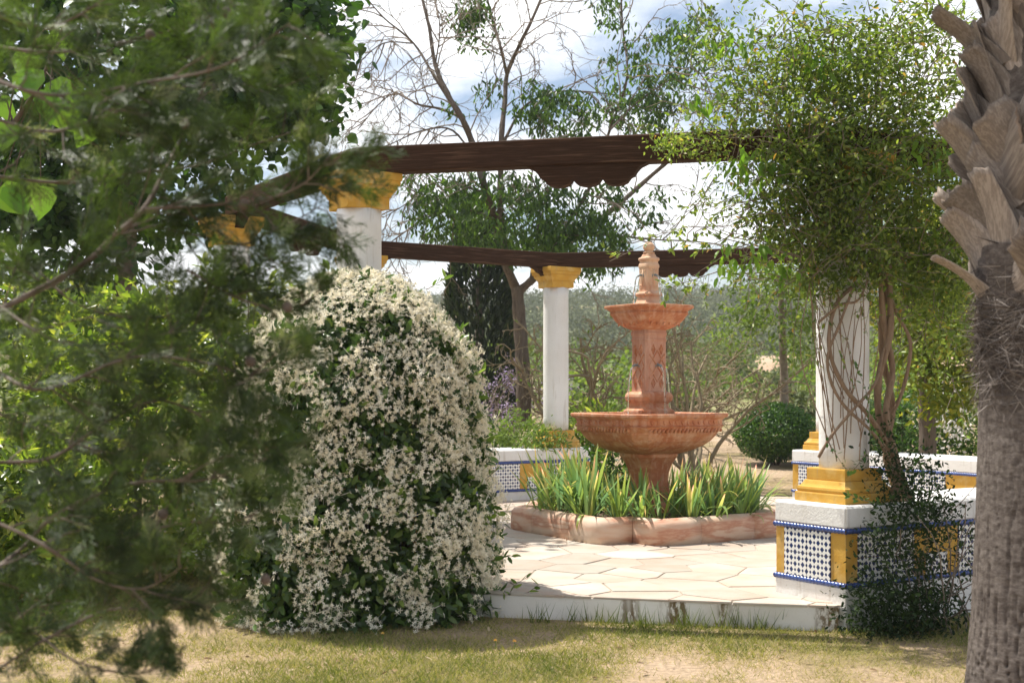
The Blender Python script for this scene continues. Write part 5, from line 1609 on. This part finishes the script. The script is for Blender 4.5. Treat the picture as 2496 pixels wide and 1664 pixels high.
hb = [(5.4, 17.6, 0.0, 1.1, 1.35), (6.6, 17.2, 0.0, 1.1, 1.5), (5.5, 20.2, 0.15, .8, 1.0), (7.6, 16.5, 0, 1.3, 1.7)]
for i, ((x, y, z, r, h), lab) in enumerate(zip(hb, ('dark green hedge bush behind the right bench by the slim trunk', 'hedge bush with white blossom between slim trunk and palm', 'low green bush left of the slim trunk behind the climber', 'tall hedge bush behind the palm trunk'))):
    t = leafy('hedge_bush', lab, 'shrub', (x, y, z), [((x, y, h * .5), np.array([r, r * .8, h * .52]), 2), ((x + .3, y - .2, h * .7), np.array([r * .6, r * .6, h * .36]), 1)], 420, 13, .08, (.05, .09), 'oval', .45, M['meadow'] if i != 0 else M['broad'], [([(x, y, z), (x, y, h * .7)], .03, .01)], branches=8, bark='twig_dark', crown='foliage', shell=.75)
    if i == 1:
        P = at(2190, 950, 16.4) + rng.normal(size=(260, 3)) * [.12, .1, .24]
        leafpart('white_flowers', P, rand_dir(260), rand_dir(260), .06, 'oval', .6, M['whitefl'], t, (x, y, z))

# scrub between the garden and the hill
k = 0
while k < 46:
    y = rng.uniform(25, 75); x = rng.uniform(-.10, .36) * y
    h = rng.uniform(.6, 1.6) * (1 if y < 45 else 1.5); r = h * rng.uniform(.7, 1.3)
    if y < 60 and .17 < x / y < .24 and h > .9:
        h *= .5; r *= .7
    z = float(gz(x, y)); k += 1
    leafy('field_bush', ('olive' if k % 3 else 'bright green') + ' rounded scrub bush on the slope beyond the garden' + (', near the garden edge' if y < 40 else ', far up the field'), 'bush', (x, y, z), [((x, y, z + h * .5), np.array([r, r, h * .55]), 1)], 90, 9, .16 * h, (.12, .22), 'diamond', .6, M['scrub'] if k % 3 else M['meadow'], [([(x, y, z), (x + .05, y, z + h * .7)], .04, .02)], group='scrub bushes beyond the garden', bark='twig_dark', crown='foliage', shell=.7)

# bank of bare red earth on the far slope
bx = np.linspace(14, 36, 24); V = []
for i, x in enumerate(bx):
    y = 88 + 2.5 * math.sin(i * .9); z = float(gz(x, y))
    V += [(x, y, z - .1), (x, y + 1.5, z + .5 + .25 * vnoise(i * .7, 2)), (x, y + 6 + 2 * vnoise(i * .5, 9), z + .95 + .3 * vnoise(i * .7, 5)), (x, y + 12, float(gz(x, y + 12)) - .05)]
q = [(i * 4 + j, i * 4 + 4 + j, i * 4 + 5 + j, i * 4 + 1 + j) for i in range(23) for j in range(3)]
struct('earth_bank', mesh_py('earth_bank', V, q, M['earth'], True))

# wooded hillside: reads as one mass
nt = 1900; ty = rng.uniform(98, 240, nt); tx = rng.uniform(-.22, .42, nt) * ty; tz = gz(tx, ty); tr = rng.uniform(.9, 2.4, nt) * (.75 + ty / 500)
per_ = 95; d = rand_dir(nt * per_); d[:, 2] = np.abs(d[:, 2]) * 1.0
P = np.repeat(np.stack([tx, ty, tz + tr * .15], 1), per_, 0) + d * np.repeat(tr, per_)[:, None] * (.75 + .3 * rng.random((nt * per_, 1))) * np.array([1, 1, 1.25])
V, G, R_ = leaf_arrays(P, unit(rand_dir(len(P)) + d * .3), unit(d + rand_dir(len(P)) * .6), rng.uniform(.22, .5, len(P)), 'diamond', .7)
R_ = np.clip(np.repeat(np.repeat(rng.random(nt), per_), 4) * .7 + R_ * .3, 0, 1)
wd = struct('woodland', mesh_np('woodland', V, G, M['wood_far'], R_), 'stuff'); wd['label'] = 'wood in haze greyed green covering the far hillside'; wd['category'] = 'woodland'

# ------------------------------------------------------------------ lawn
base_arr = octagon(.44, .30)


def outside_platform(x, y):
    ins_ = np.ones(len(x), bool)
    for i in range(len(base_arr)):
        a, b = base_arr[i], base_arr[(i + 1) % len(base_arr)]
        ins_ &= (b[0] - a[0]) * (y - a[1]) - (b[1] - a[1]) * (x - a[0]) > 0
    return ~ins_


n_ = 330000
gy = 4.9 + 5.6 * rng.random(n_) ** 1.5; gx = rng.uniform(-.47, .46, n_) * gy
den = fbm(gx * 1.1 + 3, gy * 1.1, 4) * .7 + fbm(gx * 5, gy * 5, 2) * .3
ok = outside_platform(gx, gy) & (den + rng.random(n_) * .24 > .53)
gx, gy, den = gx[ok], gy[ok], den[ok]; n_ = len(gx)
P = np.stack([gx, gy, np.zeros(n_) - .002], 1)
D = unit(rand_dir(n_) * np.array([1, 1, .3]) * .9 + UP * rng.uniform(.25, 1.1, (n_, 1)))
V, G, R_ = leaf_arrays(P, D, rand_dir(n_), rng.uniform(.022, .07, n_) * (.7 + .9 * (den - .4)), 'needle', rng.uniform(.06, .11, n_))
R_ = np.repeat(np.clip(rng.random(n_) * .75 + (.66 - den) * 1.5 + .10, 0, 1), 3)
lawn = struct('lawn_grass', mesh_np('lawn_grass', V, G, M['grass'], R_), 'stuff'); lawn['label'] = 'short patchy dry lawn grass in the foreground'; lawn['category'] = 'grass'
nl_ = 420
ly_ = 5.0 + 3.2 * rng.random(nl_); lx_ = rng.uniform(-.42, .44, nl_) * ly_; o_ = outside_platform(lx_, ly_); lx_, ly_ = lx_[o_], ly_[o_]; nl_ = len(lx_)
V, G, R_ = leaf_arrays(np.stack([lx_, ly_, np.full(nl_, .012)], 1), unit(rand_dir(nl_) * np.array([1, 1, .25])), unit(UP + rand_dir(nl_) * .5), rng.uniform(.02, .05, nl_), 'oval', .5)
lit = struct('leaf_litter', mesh_np('leaf_litter', V, G, M['litter'], R_), 'stuff'); lit['label'] = 'dry fallen leaves scattered over the lawn'; lit['category'] = 'leaves'
# tufts against the step
tuf = [(1390, 1432), (1330, 1425), (1560, 1440), (1600, 1440), (1690, 1442), (1830, 1440), (1870, 1442), (1960, 1436), (1245, 1428), (2090, 1440), (1480, 1440), (1740, 1444)]
for k, (dx, dy) in enumerate(tuf):
    Y = F * EYE / (dy * K - 949); b = np.array([(dx * K - 1248) / F * Y, Y - .02, 0.])
    nb_ = 34
    V, G, R_ = leaf_arrays(b + rng.normal(size=(nb_, 3)) * [.05, .015, 0], unit(rand_dir(nb_) * .55 + UP), rand_dir(nb_), rng.uniform(.06, .16, nb_), 'needle', .05)
    me = mesh_np('blades', V - b, G, M['grass'], R_ * .4); t = thing('grass_tuft', 'small green grass tuft growing against the white platform step', 'grass', b, 0, 'grass tufts along the step'); part('blades', me, t, 'stuff')
# dandelions
for k, (dx, dy, hh_, lab) in enumerate(((878, 1480, .06, 'yellow dandelion on the lawn just below the flowering mound'), (1137, 1492, .05, 'yellow dandelion left of two, right of the mound shadow'), (1181, 1494, .05, 'pale dandelion bud rightmost on the lawn below the step'))):
    Y = F * EYE / (dy * K - 949); b = np.array([(dx * K - 1248) / F * Y, Y, 0.])
    t = thing('dandelion', lab, 'flower', b, 0, 'dandelions on the lawn')
    m_ = MB(); m_.tube([(0, 0, 0), (.004, 0, hh_ * .6), (.002, 0, hh_)], .0015, 5); part('stem', m_.mesh('stem', M['iris_leaf']), t)
    nq_ = 40; dd = rand_dir(nq_); dd[:, 2] = np.abs(dd[:, 2]) * .8 + .15
    V, G, R_ = leaf_arrays(np.tile(np.array([[.002, 0, hh_]]), (nq_, 1)), dd, rand_dir(nq_), .013, 'diamond', .35)
    part('flower_head', mesh_np('flower_head', V, G, M['crust'], R_), t)

# ------------------------------------------------------------------ summer haze over the valley
mh, nh, lh_, oh = new_mat('thin_haze')
pv = nh.new('ShaderNodeVolumePrincipled'); pv.inputs['Color'].default_value = (.90, .94, 1, 1); pv.inputs['Density'].default_value = .0006; pv.inputs['Anisotropy'].default_value = .2
lh_.new(pv.outputs[0], oh.inputs['Volume'])
hz_ = MB(); hz_.box(-320, 320, -80, 440, -8, 40)
struct('haze', hz_.mesh('haze', mh), 'stuff')
